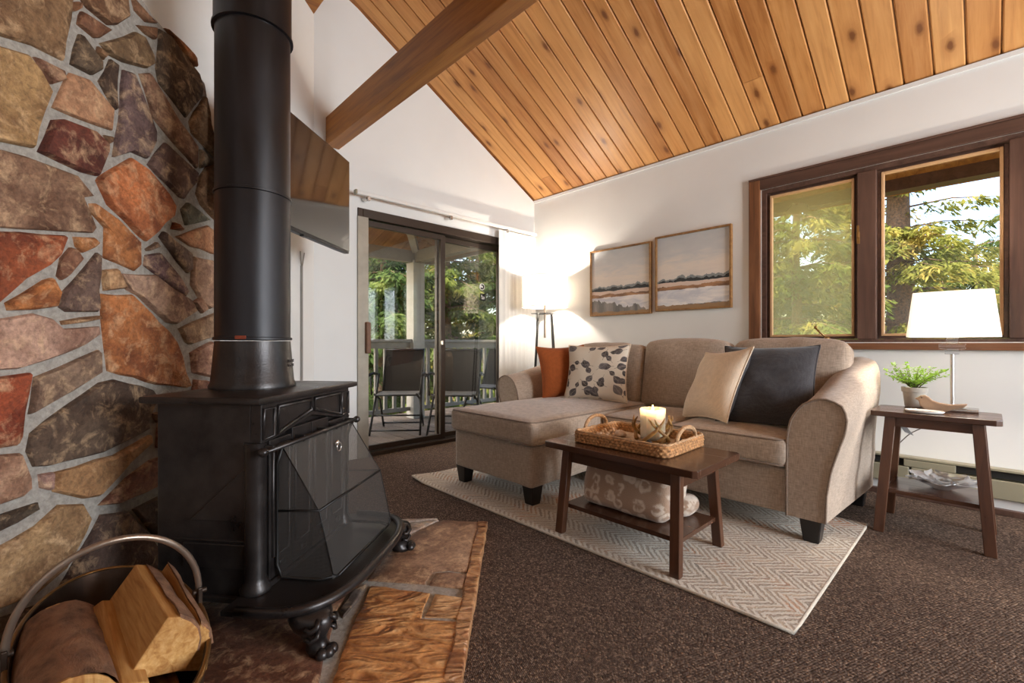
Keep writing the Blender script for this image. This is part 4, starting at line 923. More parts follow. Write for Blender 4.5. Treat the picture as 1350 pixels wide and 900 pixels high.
def seat_cush(name, x0, x1, y0, y1, z0, z1, crown):
    c = obj(name, MB().rbox(x0, x1, y0, y1, z0, z1, r=.032, n=14, crown=crown, fn=wrk(.005, 6)), 'linen', sf, world=True, smooth=True)
    for z in (z1 - .009, z0 + .009):
        obj('piping', MB().tube(rrect(x0 + .006, x1 - .006, y0 + .006, y1 - .006, z, .04), .0055, 6, closed=True), 'piping', c, smooth=True, M=Matrix.Translation(-Vector((-.95, -1.95, 0))))
    return c
seat_cush('chaise_cushion', -1.935, -.66, -1.83, -1.06, .365, .508, .028)
seat_cush('seat_cushion', -1.305, -.66, -2.295, -1.835, .345, .485, .03)
seat_cush('seat_cushion', -1.31, -.66, -2.895, -2.305, .345, .485, .035)
obj('back_frame', MB().rbox(-.56, -.38, -3.0, -.93, .12, .84, r=.05, n=10), 'linen', sf, world=True, smooth=True)
def back_cush(y0, y1, zt, seed, lean=11, xo=0):
    w = y1 - y0; h = zt - .47
    def fn(p, e):
        # local: x thickness, y width, z height; sag and wrinkles
        q = p.copy(); q.x += (.03 * (1 - e[1] ** 2) * (1 - e[2] ** 2)) * (1 if e[0] > 0 else -1)
        q.z += .02 * (1 - e[1] ** 2) * max(0, e[2]) - .012 * abs(e[1]) ** 3 * max(0, e[2])
        nz = mnoise.noise(Vector((q.x * 5, q.y * 9 + seed, q.z * 4))); q += Vector((nz * .010, nz * .003, mnoise.noise(Vector((q.y * 11, seed, 3))) * .008 * max(0, e[2])))
        return q
    m = MB().rbox(-.085, .085, -w / 2, w / 2, 0, h, r=.045, n=16, fn=fn)
    M = Matrix.Translation((-.665 + xo - -.95, (y0 + y1) / 2 + 1.95, .478)) @ Matrix.Rotation(R(lean), 4, 'Y')
    c = obj('back_cushion', m, 'linen', sf, smooth=True, M=M)
    P = []
    for k in range(56):
        a = 2 * math.pi * k / 56; ca, sa = math.cos(a), math.sin(a)
        P.append((-.068, (w / 2 - .028) * math.copysign(abs(ca) ** .28, ca), h / 2 + (h / 2 - .022) * math.copysign(abs(sa) ** .28, sa) + (.014 if sa > .7 else 0)))
    obj('piping', MB().tube(P, .005, 6, closed=True), 'piping', c, smooth=True)
    return c
back_cush(-1.765, -1.10, .925, 1.0); back_cush(-2.395, -1.772, .955, 4.0); back_cush(-3.03, -2.402, .955, 9.0, lean=13)
# flared arms
PROF = [(-2.895, .12), (-2.895, .30), (-2.897, .50), (-2.915, .585), (-2.955, .650), (-3.01, .684), (-3.065, .687), (-3.112, .664), (-3.133, .615), (-3.126, .545), (-3.10, .46), (-3.072, .36), (-3.056, .25), (-3.052, .12)]
def resmp(P, n):
    P = [Vector((p[0], p[1])) for p in P]; Ls = [0]
    for a, b2 in zip(P[:-1], P[1:]): Ls.append(Ls[-1] + (b2 - a).length)
    out = []
    for k in range(n):
        d = Ls[-1] * k / (n - 1); i = max(j for j in range(len(Ls) - 1) if Ls[j] <= d + 1e-9); t = (d - Ls[i]) / (Ls[i + 1] - Ls[i]); out.append(P[i].lerp(P[i + 1], t))
    return out
PF = resmp(PROF, 40)
def arm(mir):
    xs = [-1.285, -1.27, -1.15, -1.0, -.85, -.7, -.58, -.48, -.42, -.39]; V = []; n = len(PF)
    for i, x in enumerate(xs):
        t = (x + 1.285) / .895; up = .185 * (t ** 1.25) if x < -.45 else .185 * (t ** 1.25) * (.97 if x > -.4 else 1)
        shr = .006 if i == 0 else (0.0 if i < len(xs) - 1 else .02)
        for p in PF:
            k = min(1, max(0, (p.y - .30) / .3)); z = p.y + up * k; y = p.x
            y -= .05 * t * (1 - k) * (1 if p.x < -2.97 else 0)           # base flares out towards the back
            cy = -3.0; y = cy + (y - cy) * (1 - shr * 3) ; z = z - shr * k
            y += mnoise.noise(Vector((x * 6, p.x * 6, z * 6))) * .003
            V.append((x, (-3.955 - y) if mir else y, z))
    Fc = [(i * n + j, i * n + j + 1, (i + 1) * n + j + 1, (i + 1) * n + j) for i in range(len(xs) - 1) for j in range(n - 1)]
    Fc += [(i * n + n - 1, i * n, (i + 1) * n, (i + 1) * n + n - 1) for i in range(len(xs) - 1)]
    Fc += [tuple(range(n))[::-1], tuple(range((len(xs) - 1) * n, len(xs) * n))]
    if mir: Fc = [f[::-1] for f in Fc]
    a_ = obj('arm', MB().add(V, Fc), 'linen', sf, world=True, smooth=True, angle=60)
    obj('piping', MB().tube([(-1.287, (-3.955 - p.x) if mir else p.x, p.y) for p in PF], .0055, 6), 'piping', a_, world=False, smooth=True, M=Matrix.Translation((.95, 1.95, 0)))
arm(False); arm(True)
ft = MB().hexa([(-.032, -.032, 0), (.032, -.032, 0), (.032, .032, 0), (-.032, .032, 0)], [(-.045, -.045, .112), (.045, -.045, .112), (.045, .045, .112), (-.045, .045, .112)])
f0 = None
for (x, y) in ((-1.845, -1.115), (-1.835, -1.735), (-1.235, -2.99), (-.44, -3.03), (-.44, -.99), (-1.235, -1.80), (-1.235, -.99)):
    M = Matrix.Translation((x + .95, y + 1.95, RZ if x < -.8 else .0))
    if f0 is None: f0 = obj('foot', ft, 'foot', sf, M=M, bevel=.004)
    else:
        q = obj('foot', None, None, sf, mesh=f0.data, M=M @ (Matrix.Identity(4) if x < -.8 else Matrix.Diagonal((1, 1, 1.1, 1)))); q.modifiers.new('bevel', 'BEVEL').width = .004

# ------------------------------------------------------------------ throw pillows
def pillow_mb(w, h, t, seed, n=24, pinch=.10, wr=.011):
    V = []; uv = []; N = n + 1
    for side in (1, -1):
        for i in range(N):
            for j in range(N):
                u, v = 2 * i / n - 1, 2 * j / n - 1; u = math.copysign(1 - (1 - abs(u)) ** 1.25, u); v = math.copysign(1 - (1 - abs(v)) ** 1.25, v)
                x = w / 2 * u * (1 - pinch * (1 - v * v) * u * u); y = h / 2 * v * (1 - pinch * (1 - u * u) * v * v)
                k = max(0, (1 - abs(u) ** 2.6)) ** .55 * max(0, (1 - abs(v) ** 2.6)) ** .55
                nz = mnoise.noise(Vector((x * 9 + seed, y * 9, side))) * wr * (.3 + k)
                V.append((x, y, side * (t / 2 * k) + nz)); uv.append(((u + 1) / 2, (v + 1) / 2))
    Fc = []
    for i in range(n):
        for j in range(n):
            a = i * N + j; Fc.append((a, a + N, a + N + 1, a + 1)); b2 = a + N * N; Fc.append((b2, b2 + 1, b2 + N + 1, b2 + N))
    m = MB().add(V, Fc); m.uv = uv
    # weld the rim by snapping the back rim to the front rim
    for i in range(N):
        for j in range(N):
            if i in (0, n) or j in (0, n): m.v[N * N + i * N + j] = m.v[i * N + j]
    rim = [m.v[i * N] for i in range(N)] + [m.v[n * N + j] for j in range(1, N)] + [m.v[i * N + n] for i in range(n - 1, -1, -1)] + [m.v[j] for j in range(n - 1, 0, -1)]
    return m, rim
def pillow(label, w, h, t, front, back, trim, base, facing_deg, lean, roll, seed):
    """base: bottom centre in world; facing: world heading of the front normal; lean back in degrees; roll about the normal"""
    t_ = thing('throw_pillow', label, 'pillow', base)
    Rz = Matrix.Rotation(R(facing_deg + 90), 4, 'Z'); M = Rz @ Matrix.Rotation(R(90 - lean), 4, 'X') @ Matrix.Rotation(R(roll), 4, 'Z') @ Matrix.Translation((0, h / 2, 0))
    m, rim = pillow_mb(w, h, t, seed)
    nf = len(m.f); mf = MB(); mf.v = m.v; mf.uv = m.uv; mf.f = m.f[0::2]; mbk = MB(); mbk.v = m.v; mbk.uv = m.uv; mbk.f = m.f[1::2]
    obj('front_panel', mf, front, t_, smooth=True, M=M); obj('back_panel', mbk, back, t_, smooth=True, M=M)
    obj('seam', MB().tube(rim, .0045, 6, closed=True), trim, t_, smooth=True, M=M)
    return t_
pillow('plain rust orange square pillow leaning on the far arm of the sofa', .42, .42, .13, 'rust', 'rust', 'rust', (-.955, -1.27, .515), -115, 14, 2, 1.0)
pillow('cream square pillow printed with charcoal leaves on the chaise', .49, .44, .15, 'leaf', 'leaf', 'cream', (-.985, -1.55, .512), -163, 17, 1, 3.0)
pillow('charcoal grey square pillow propped in the corner of the near arm', .48, .50, .19, 'charcoal', 'charcoal', 'charcoal', (-1.12, -2.74, .50), -172, 31, 1, 6.0)
pillow('plain cream pillow with a dark back resting on the charcoal pillow', .42, .45, .15, 'cream', 'charcoal', 'cream', (-1.13, -2.42, .50), -214, 26, 6, 8.0)

# ================================================================== COFFEE TABLE
def splay_leg(par, bx, by, tx, ty, z0, z1, w, d, mat, name='leg', w2=None):
    w2 = w2 or w
    a = [(bx - w / 2, by - d / 2, z0), (bx + w / 2, by - d / 2, z0), (bx + w / 2, by + d / 2, z0), (bx - w / 2, by + d / 2, z0)]
    b2 = [(tx - w2 / 2, ty - d / 2, z1), (tx + w2 / 2, ty - d / 2, z1), (tx + w2 / 2, ty + d / 2, z1), (tx - w2 / 2, ty + d / 2, z1)]
    # build with local x up the leg so the grain follows it
    M = Matrix.Rotation(R(-90), 4, 'Y'); Mi = M.inverted()
    m = MB().hexa(a, b2); m.v = [tuple(Mi @ Vector(v)) for v in m.v]
    return obj(name, m, mat, par, M=M, bevel=.003)
CT = Vector((-1.815, -2.405, RZ))
ct = thing('coffee_table', 'low dark walnut coffee table with splayed legs and a lower shelf on the rug', 'table', CT, R(-90))
# local x = towards the camera end (-Y), local y = towards the wall (+X)
def chamf(x0, x1, y0, y1, c): return [(x0 + c, y0), (x1 - c, y0), (x1, y0 + c), (x1, y1 - c), (x1 - c, y1), (x0 + c, y1), (x0, y1 - c), (x0, y0 + c)]
TH_ = .438
obj('table_top', MB().prism(chamf(-.40, .39, -.222, .228, .015), lambda q: (q[0], q[1], TH_ - .03), lambda q: (q[0], q[1], TH_)), 'walnut', ct, bevel=.003)
obj('apron', MB().box(-.30, .30, -.165, -.145, TH_ - .095, TH_ - .03), 'walnut', ct, bevel=.002)
obj('apron', MB().box(-.30, .30, .150, .170, TH_ - .095, TH_ - .03), 'walnut', ct, bevel=.002)
for x in (-.30, .28): obj('apron', MB().box(x, x + .02, -.145, .150, TH_ - .095, TH_ - .03), 'walnut', ct, bevel=.002)
for sx in (-1, 1):
    for sy in (-1, 1): splay_leg(ct, sx * .30, sy * .205, sx * .285, sy * .165, 0, TH_ - .03, .042, .036, 'walnutlight')
obj('shelf', MB().box(-.30, .30, -.172, .175, .118, .138), 'walnut', ct, bevel=.002)
CZ = RZ + TH_
# tray
tr_c = Vector((-1.755, -2.375, CZ + .001)); TX, TY = .245, .19
ty = thing('woven_tray', 'rectangular woven seagrass tray with two loop handles on the coffee table', 'tray', tr_c, R(-90 + 1))
def woven_wall():
    nz, ns = 15, 300; path = rrect(-TX, TX, -TY, TY, 0, .035, 6); P = [Vector((p.x, p.y)) for p in path]; Ls = [0]
    for i in range(len(P)): Ls.append(Ls[-1] + (P[(i + 1) % len(P)] - P[i]).length)
    V = []; T = Ls[-1]
    def pt(d):
        d = d % T; i = max(j for j in range(len(P)) if Ls[j] <= d + 1e-9); a, b2 = P[i], P[(i + 1) % len(P)]; t = (d - Ls[i]) / max(1e-9, Ls[i + 1] - Ls[i]); tg = (b2 - a).normalized(); return a.lerp(b2, t), Vector((tg.y, -tg.x))
    for k in range(ns):
        p, nn = pt(T * k / ns)
        for side in (1, -1):
            for j in range(nz + 1):
                z = .052 * j / nz; row = z / .013; ph = (k / ns) * 75 * math.pi + (math.pi / 2 if int(row) % 2 else 0)
                off = side * (.006 + .008 * abs(math.sin(ph)) * math.sin(math.pi * (row % 1)) ** .5) - (.0035 * side if j in (0, nz) else 0) - .006 * (1 - j / nz) * (1 if side > 0 else -1) * .4
                q = p - nn * .0 + nn * off; V.append((q.x, q.y, z))
    m2 = 2 * (nz + 1); Fc = []
    for k in range(ns):
        k2 = (k + 1) % ns
        for j in range(nz): 
            Fc.append((k * m2 + j, k2 * m2 + j, k2 * m2 + j + 1, k * m2 + j + 1)); o_ = nz + 1
            Fc.append((k * m2 + o_ + j, k * m2 + o_ + j + 1, k2 * m2 + o_ + j + 1, k2 * m2 + o_ + j))
        Fc.append((k * m2 + nz, k2 * m2 + nz, k2 * m2 + m2 - 1, k * m2 + m2 - 1))
    return MB().add(V, Fc)
tw = obj('woven_wall', woven_wall(), 'wicker', ty, smooth=True)
def rope(path, r, turns, seg=10):
    m = MB(); P = [Vector(p) for p in path]
    for s_ in range(3):
        Q = []
        for i, p in enumerate(P):
            t = (P[min(i + 1, len(P) - 1)] - P[max(i - 1, 0)]).normalized(); u = t.cross(Vector((1, .3, .2))).normalized(); w = t.cross(u); a = 2 * math.pi * (turns * i / (len(P) - 1) + s_ / 3)
            Q.append(p + (u * math.cos(a) + w * math.sin(a)) * r * .55)
        m.tube(Q, r * .62, 6)
    return m
pr = rrect(-TX, TX, -TY, TY, .054, .035, 6); pr = pr + [pr[0]]
obj('rim_braid', rope(pr, .0075, 70), 'rope', ty, smooth=True)
obj('tray_floor', MB().box(-TX + .01, TX - .01, -TY + .01, TY - .01, .004, .010), 'wickerdark', ty)
for s_ in (-1, 1):
    pth = [(s_ * TX, -.095 * math.cos(a), .05 + .06 * math.sin(a) ** .8) for a in [math.pi * k / 24 for k in range(25)]]
    obj('loop_handle', rope(pth, .010, 9), 'rope', ty, smooth=True)
TZ = tr_c.z + .0105
# candle holder with antlers
ch = thing('candle_holder', 'glass candle holder wrapped in brown antlers standing in the tray', 'candle holder', M=Matrix.Translation((-1.70, -2.425, TZ)) @ Matrix.Diagonal((1.22, 1.22, 1.14, 1)))
oct_ = lambda a, z: 1.0
def ngon(r, n, ph=0): return [(r * math.cos(2 * math.pi * k / n + ph), r * math.sin(2 * math.pi * k / n + ph)) for k in range(n)]
gl = MB()
for (ra, rb, za, zb) in ((.049, .052, .012, .142),):
    o = ngon(ra, 8); o2 = ngon(rb, 8); i1 = ngon(ra - .004, 8); i2 = ngon(rb - .004, 8)
    V = [(x, y, za) for x, y in o] + [(x, y, zb) for x, y in o2] + [(x, y, zb) for x, y in i2] + [(x, y, za + .005) for x, y in i1]
    Fc = [(r_ * 8 + k, r_ * 8 + (k + 1) % 8, (r_ + 1) * 8 + (k + 1) % 8, (r_ + 1) * 8 + k) for r_ in range(3) for k in range(8)] + [tuple(range(8))[::-1], tuple(range(24, 32))]
    gl.add(V, Fc)
obj('glass_cup', gl, 'frostglass', ch)
cnd = obj('candle', MB().lathe([(.038, .018), (.038, .122), (.033, .128), (.02, .121)], seg=28), 'wax', ch, smooth=True, angle=50)
obj('wick', MB().tube([(0, 0, .12), (.001, 0, .132)], .0012, 5), 'black', cnd)
obj('flame', MB().lathe([(.0015, .130), (.0045, .137), (.004, .144), (.0008, .156)], seg=10), 'flame', cnd, smooth=True)
ld = bpy.data.lights.new('candle_light', 'POINT'); ld.energy = 1.0; ld.color = (1, .65, .3); ld.shadow_soft_size = .012
lo = bpy.data.objects.new('candle_light', ld); C.objects.link(lo); lo.location = (-1.70, -2.425, TZ + .192)
def antler(a0, tw_, up):
    c, s_ = math.cos(a0), math.sin(a0)
    pts = []
    for k in range(8):
        t = k / 7; ang = a0 + tw_ * t; r = .062 + .014 * math.sin(math.pi * t); pts.append(Vector((r * math.cos(ang), r * math.sin(ang), .008 + up * t ** 1.2)))
    m = MB().tube(pts, [.009, .0085, .008, .0075, .007, .006, .0045, .002], 8)
    for i, sg, ln in ((3, 1, .035), (5, -1, .03)):
        p = pts[i]; d = Vector((p.x, p.y, 0)).normalized(); tg = Vector((-d.y, d.x, 0)) * sg
        m.tube([p, p + tg * ln * .5 + Vector((0, 0, ln * .45)) + d * .004, p + tg * ln * .75 + Vector((0, 0, ln * 1.05)) + d * .002], [.006, .0045, .0015], 7)
    return obj('antler', m, 'antler', ch, smooth=True)
for a0, tw_, up in ((R(170), R(85), .10), (R(280), R(-85), .095), (R(225), R(70), .105), (R(330), R(75), .10), (R(60), R(80), .10), (R(120), R(-80), .09), (R(20), R(-70), .105)): antler(a0, tw_, up)
obj('base_dish', MB().lathe([(.052, 0), (.056, .006), (.05, .012)], seg=28), 'antler', ch, smooth=True, angle=40)
# pale shells and pebbles in the tray
def shell(label, loc, rz, s):
    t = thing('sea_shell', label, 'shell', loc, rz)
    pr_ = []
    n = 70; P = []; rad = []
    for k in range(n):
        q = k / (n - 1); a = q * 2 * math.pi * 2.6; rr_ = s * .55 * (1 - q) ** 1.1 + .001; P.append((rr_ * math.cos(a), rr_ * math.sin(a), s * .5 + s * .75 * q)); rad.append(max(.001, s * .48 * (1 - q) ** .95))
    obj('whorl', MB().tube(P, rad, 10), 'shell', t, smooth=True)
    obj('lip', MB().lathe([(s * .1, 0), (s * .8, s * .1), (s * .95, s * .45), (s * .6, s * .7)], (s * .55, 0, 0), 16, fr=lambda a, z: 1 + .14 * math.sin(5 * a), sx=.8), 'shell', t, smooth=True)
    return t
shell('spiral pale shell in the tray beside the candle holder', (-1.735, -2.265, TZ), .6, .032)
bd = thing('shell_garland', 'coiled string of pale beads by the tray handle', 'bead string', (-1.72, -2.185, TZ))
for k in range(22):
    a = k * .62; rr_ = .03 + .0017 * k; obj('bead', MB().lathe([(.002, -.009), (.008, -.006), (.0098, 0), (.008, .006), (.002, .009)], (rr_ * math.cos(a) * 1.3, rr_ * math.sin(a), .0095 + .006 * (k % 3 == 0)), 10), 'shell', bd, smooth=True)
for k, (dx, dy, s_) in enumerate(((.04, -.12, .017), (.0, -.135, .014), (.075, -.10, .016), (.085, -.14, .018), (.03, -.155, .013), (-.075, -.02, .016))):
    pb = obj('pebble', MB().lathe([(s_ * .35, 0), (s_ * .95, s_ * .35), (s_, s_ * .7), (s_ * .6, s_ * 1.1), (s_ * .2, s_ * 1.2)], seg=12, fr=lambda a, z: 1 + .12 * math.sin(2 * a + k)), 'pebble', smooth=True, loc=(-1.70 + dx, -2.425 + dy, TZ))
    tag(pb, 'smooth dark grey pebble lying in the tray round the candle holder', 'pebble', 'dark pebbles in the tray')
# blanket on the shelf
bl = thing('folded_blanket', 'folded cream and tan leopard patterned fleece blanket on the coffee table shelf', 'blanket', (-1.80, -2.38, RZ + .139), R(-90))
def bfn(p, e):
    q = p.copy(); k = (q.z / .25)
    q.y += .05 * k; q.y += .014 * mnoise.noise(Vector((q.x * 7, q.z * 12, 1))); q.z += .012 * mnoise.noise(Vector((q.x * 9, q.y * 9, 4))) * (1 if e[2] > -.5 else 0)
    q.x += .012 * mnoise.noise(Vector((q.y * 14, q.z * 14, 7)))
    return q
obj('fold', MB().rbox(-.235, .225, -.135, -.01, .0, .238, r=.05, n=16, fn=bfn), 'leopard', bl, smooth=True)
obj('fold', MB().rbox(-.20, .222, -.012, .09, .0, .20, r=.045, n=14, fn=bfn), 'leopard', bl, smooth=True)
obj('hanging_edge', MB().rbox(-.15, .262, .02, .15, .0, .085, r=.04, n=12, fn=bfn), 'leopard', bl, smooth=True)

# ================================================================== SIDE TABLE
stb = thing('side_table', 'small dark walnut side table with splayed legs and a low shelf by the sofa arm', 'table', (-.645, -3.375, 0), R(-90))
SH = .60
# local x: -Y world, local y: +X world
obj('table_top', MB().prism(chamf(-.232, .232, -.165, .165, .02), lambda q: (q[0], q[1], SH - .026), lambda q: (q[0], q[1], SH)), 'walnut', stb, bevel=.003)
for y in (-.125, .107): obj('apron', MB().box(-.15, .15, y, y + .018, SH - .075, SH - .026), 'walnutlight', stb, bevel=.002)
for x in (-.16, .142): obj('apron', MB().box(x, x + .018, -.107, .107, SH - .075, SH - .026), 'walnutlight', stb, bevel=.002)
for sx in (-1, 1):
    for sy in (-1, 1): splay_leg(stb, sx * .195, sy * .18, sx * .155, sy * .125, 0, SH - .026, .042, .032, 'walnutlight')
obj('shelf', MB().box(-.172, .172, -.155, .155, .195, .213), 'walnut', stb, bevel=.002)
# ------------------------------------------------------------------ table lamp
def superrect(w, d, n=48, p=.28): return [(w * math.copysign(abs(math.cos(2 * math.pi * k / n)) ** p, math.cos(2 * math.pi * k / n)), d * math.copysign(abs(math.sin(2 * math.pi * k / n)) ** p, math.sin(2 * math.pi * k / n))) for k in range(n)]
tl = thing('table_lamp', 'lit crystal table lamp with a white rectangular shade on the side table', 'lamp', (-.535, -3.435, SH + .0005), R(-90))
obj('base', MB().rbox(-.095, .095, -.055, .055, 0, .018, r=.004, n=3), 'silver', tl, smooth=True, angle=40)
obj('crystal_step', MB().rbox(-.055, .055, -.045, .045, .018, .034, r=.004, n=3), 'crystal', tl)
obj('stem', MB().lathe([(.008, .034), (.008, .285)], seg=16), 'silver', tl, smooth=True, angle=40)
obj('crystal_block', MB().rbox(-.028, .028, -.028, .028, .285, .31, r=.004, n=2).rbox(-.05, .05, -.05, .05, .312, .342, r=.005, n=2).rbox(-.024, .024, -.024, .024, .344, .372, r=.004, n=2), 'crystal', tl)
obj('socket', MB().lathe([(.014, .372), (.014, .43)], seg=16), 'silver', tl, smooth=True, angle=40)
def shade_rect(w0, d0, w1, d1, z0, z1, t=.003):
    a, b2 = superrect(w0, d0), superrect(w1, d1); a2, b3 = superrect(w0 - t, d0 - t), superrect(w1 - t, d1 - t); n = len(a)
    V = [(x, y, z0) for x, y in a] + [(x, y, z1) for x, y in b2] + [(x, y, z1) for x, y in b3] + [(x, y, z0) for x, y in a2]
    return MB().add(V, [(r_ * n + k, r_ * n + (k + 1) % n, ((r_ + 1) % 4) * n + (k + 1) % n, ((r_ + 1) % 4) * n + k) for r_ in range(4) for k in range(n)])
obj('lamp_shade', shade_rect(.172, .125, .147, .105, .374, .60), 'shade', tl, smooth=True, angle=40)
obj('spider', MB().tube([(-.147, 0, .585), (.147, 0, .585)], .0025, 6).tube([(0, -.105, .585), (0, .105, .585)], .0025, 6).tube([(0, 0, .43), (0, 0, .585)], .003, 6), 'silver', tl, smooth=True)
obj('bulb', MB().lathe([(.012, .43), (.014, .44), (.026, .462), (.028, .475), (.02, .492), (.004, .50)], seg=18), m_emit('lit_bulb', (255, 236, 210), 6), tl, smooth=True)
def lampl(name, loc, e, r=.03, col=(1, .88, .74)):
    l = bpy.data.lights.new(name, 'POINT'); l.energy = e; l.color = col; l.shadow_soft_size = r
    o = bpy.data.objects.new(name, l); C.objects.link(o); o.location = loc; return o
lampl('table_lamp_bulb', (-.535, -3.435, SH + .525), 26)
# lamp cord hanging behind the table with its tag
cdm = MB(); P = [(-.50, -3.40, SH - .028), (-.46, -3.33, .50), (-.40, -3.26, .44), (-.30, -3.20, .36), (-.14, -3.16, .33), (-.085, -3.15, .30)]
Q = []
for k in range(5 * 6 + 1):
    i = min(4, k // 6); t = (k - i * 6) / 6; p0 = Vector(P[max(i - 1, 0)]); p1 = Vector(P[i]); p2 = Vector(P[i + 1]); p3 = Vector(P[min(i + 2, 5)])
    Q.append(.5 * ((2 * p1) + (-p0 + p2) * t + (2 * p0 - 5 * p1 + 4 * p2 - p3) * t * t + (-p0 + 3 * p1 - 3 * p2 + p3) * t ** 3))
lc = thing('lamp_cord', 'thin grey lamp cord with a paper tag hanging behind the side table', 'cord', (-.46, -3.33, .5))
obj('cord', cdm.tube(Q, .0028, 6), 'cable', lc, world=True, smooth=True)
tagm = MB().tube([(-.52, -3.235, SH - .028), (-.52, -3.235, .52)], .0012, 5)
obj('tag_string', tagm, 'cable', lc, world=True)
obj('paper_tag', MB().add([(-.53, -3.215, .525), (-.515, -3.25, .505), (-.50, -3.285, .448), (-.515, -3.25, .465), (-.529, -3.214, .524), (-.514, -3.249, .504), (-.499, -3.284, .447), (-.514, -3.249, .464)], [(0, 1, 2, 3), (7, 6, 5, 4)]), 'tag', lc, world=True)
# ------------------------------------------------------------------ potted plant
pp = thing('potted_plant', 'small bushy green plant in a grey clay pot on the side table', 'plant', (-.47, -3.285, SH + .0005))
obj('pot', MB().lathe([(.038, 0), (.041, .004), (.049, .078), (.054, .080), (.056, .105), (.050, .106), (.047, .085)], seg=28), 'pot', pp, smooth=True, angle=40)
obj('soil', MB().lathe([(.046, .084), (.02, .092)], seg=20), 'soil', pp, smooth=True)
stm = MB(); V = []; Fc = []
for k in range(24):
    a = random.uniform(0, 6.283); L = random.uniform(.07, .15); el = random.uniform(.25, 1.0)
    if k == 0: a, L, el = R(120), .12, 1.45
    P = []; p = Vector((jit(.015), jit(.015), .09)); d = Vector((math.cos(a) * .35, math.sin(a) * .35, 1)).normalized()
    for j in range(7):
        P.append(p.copy()); f = j / 6; dd = Vector((math.cos(a) * math.cos(el), math.sin(a) * math.cos(el), math.sin(el))); d = d.lerp(dd, .35).normalized(); p = p + d * (L / 5)
    stm.tube(P, [.003, .0026, .0022, .0018, .0014, .001, .0006], 5)
    for j in range(2, 7):
        for q in range(9):
            c = P[j] + Vector((jit(.008), jit(.008), jit(.006))); dv = Vector((jit(1), jit(1), jit(.5) + .2)).normalized(); sd = dv.cross(Vector((jit(1), jit(1), 1))).normalized()
            ln, wd_ = random.uniform(.013, .022), random.uniform(.003, .005); o = len(V)
            V += [tuple(c), tuple(c + dv * ln * .5 + sd * wd_), tuple(c + dv * ln), tuple(c + dv * ln * .5 - sd * wd_)]; Fc.append((o, o + 1, o + 2, o + 3))
obj('stems', stm, 'stem', pp, smooth=True); fo = obj('foliage', MB().add(V, Fc), 'fern', pp); fo['kind'] = 'stuff'
# ------------------------------------------------------------------ bird, dish, glass bowl
br = thing('wooden_bird', 'small grey brown wooden bird figurine beside the lamp base', 'figurine', M=Matrix.Translation((-.655, -3.40, SH + .0005)) @ Matrix.Rotation(R(-84), 4, 'Z') @ Matrix.Diagonal((1.12, 1, 1.32, 1)))
bo = [(-.088, .047), (-.076, .052), (-.066, .060), (-.052, .062), (-.040, .056), (-.028, .044), (-.004, .036), (.03, .032), (.085, .038), (.070, .022), (.045, .016), (.02, .006), (.002, .0), (-.03, .0), (-.055, .006), (-.07, .022), (-.074, .040)]
obj('body', MB().prism(bo, lambda q: (q[0], -.012, q[1]), lambda q: (q[0], .012, q[1])), 'birdwood', br, bevel=.005)
obj('eye', MB().lathe([(.002, -.0004), (.002, .0006)], seg=8), 'black', br, M=Matrix.Translation((-.064, -.0125, .052)) @ Matrix.Rotation(R(90), 4, 'X'))
ds = thing('trinket_dish', 'flat white oval dish at the edge of the side table', 'dish', (-.735, -3.345, SH + .0005), R(-90))
obj('plate', MB().lathe([(.6, 0), (.9, .004), (1.0, .012), (.96, .013), (.86, .007), (.5, .006)], seg=40, sx=.075, sy=.05), 'white', ds, smooth=True)
obj('rim_line', MB().tube([(.0735 * math.cos(a), .049 * math.sin(a), .0128) for a in [2 * math.pi * k / 40 for k in range(40)]], .0015, 5, closed=True), 'silver', ds, smooth=True)
gb = thing('glass_bowl', 'clear crystal bowl with ruffled flower petals on the low shelf of the side table', 'bowl', (-.60, -3.40, .2135))
def fr_(a, z): return 1 + (.22 * math.cos(6 * a)) * (z / .05) ** 1.2
obj('bowl', MB().lathe([(.035, 0), (.04, .004), (.065, .018), (.095, .036), (.128, .048), (.124, .050), (.092, .040), (.062, .023), (.036, .008)], seg=60, fr=fr_), 'bowlglass', gb, smooth=True)
for k in range(6):
    a = k * math.pi / 3 + .3; m = MB(); V = []
    for i in range(6):
        for j in range(5):
            u, v = i / 5, j / 4 - .5; r_ = .05 + .08 * u; w = .05 * math.sin(math.pi * (.15 + .8 * u)); z = .02 + .03 * u + .016 * abs(v) * 2 + .006 * math.sin(9 * u + 7 * v)
            V.append((r_ * math.cos(a) - v * w * 2 * math.sin(a), r_ * math.sin(a) + v * w * 2 * math.cos(a), z))
    V2 = V + [(x, y, z + .003) for x, y, z in V]; Fc = []
    for i in range(5):
        for j in range(4):
            q = i * 5 + j; Fc += [(q, q + 1, q + 6, q + 5), (30 + q + 5, 30 + q + 6, 30 + q + 1, 30 + q)]
    obj('petal', m.add(V2, Fc), 'bowlglass', gb, smooth=True)

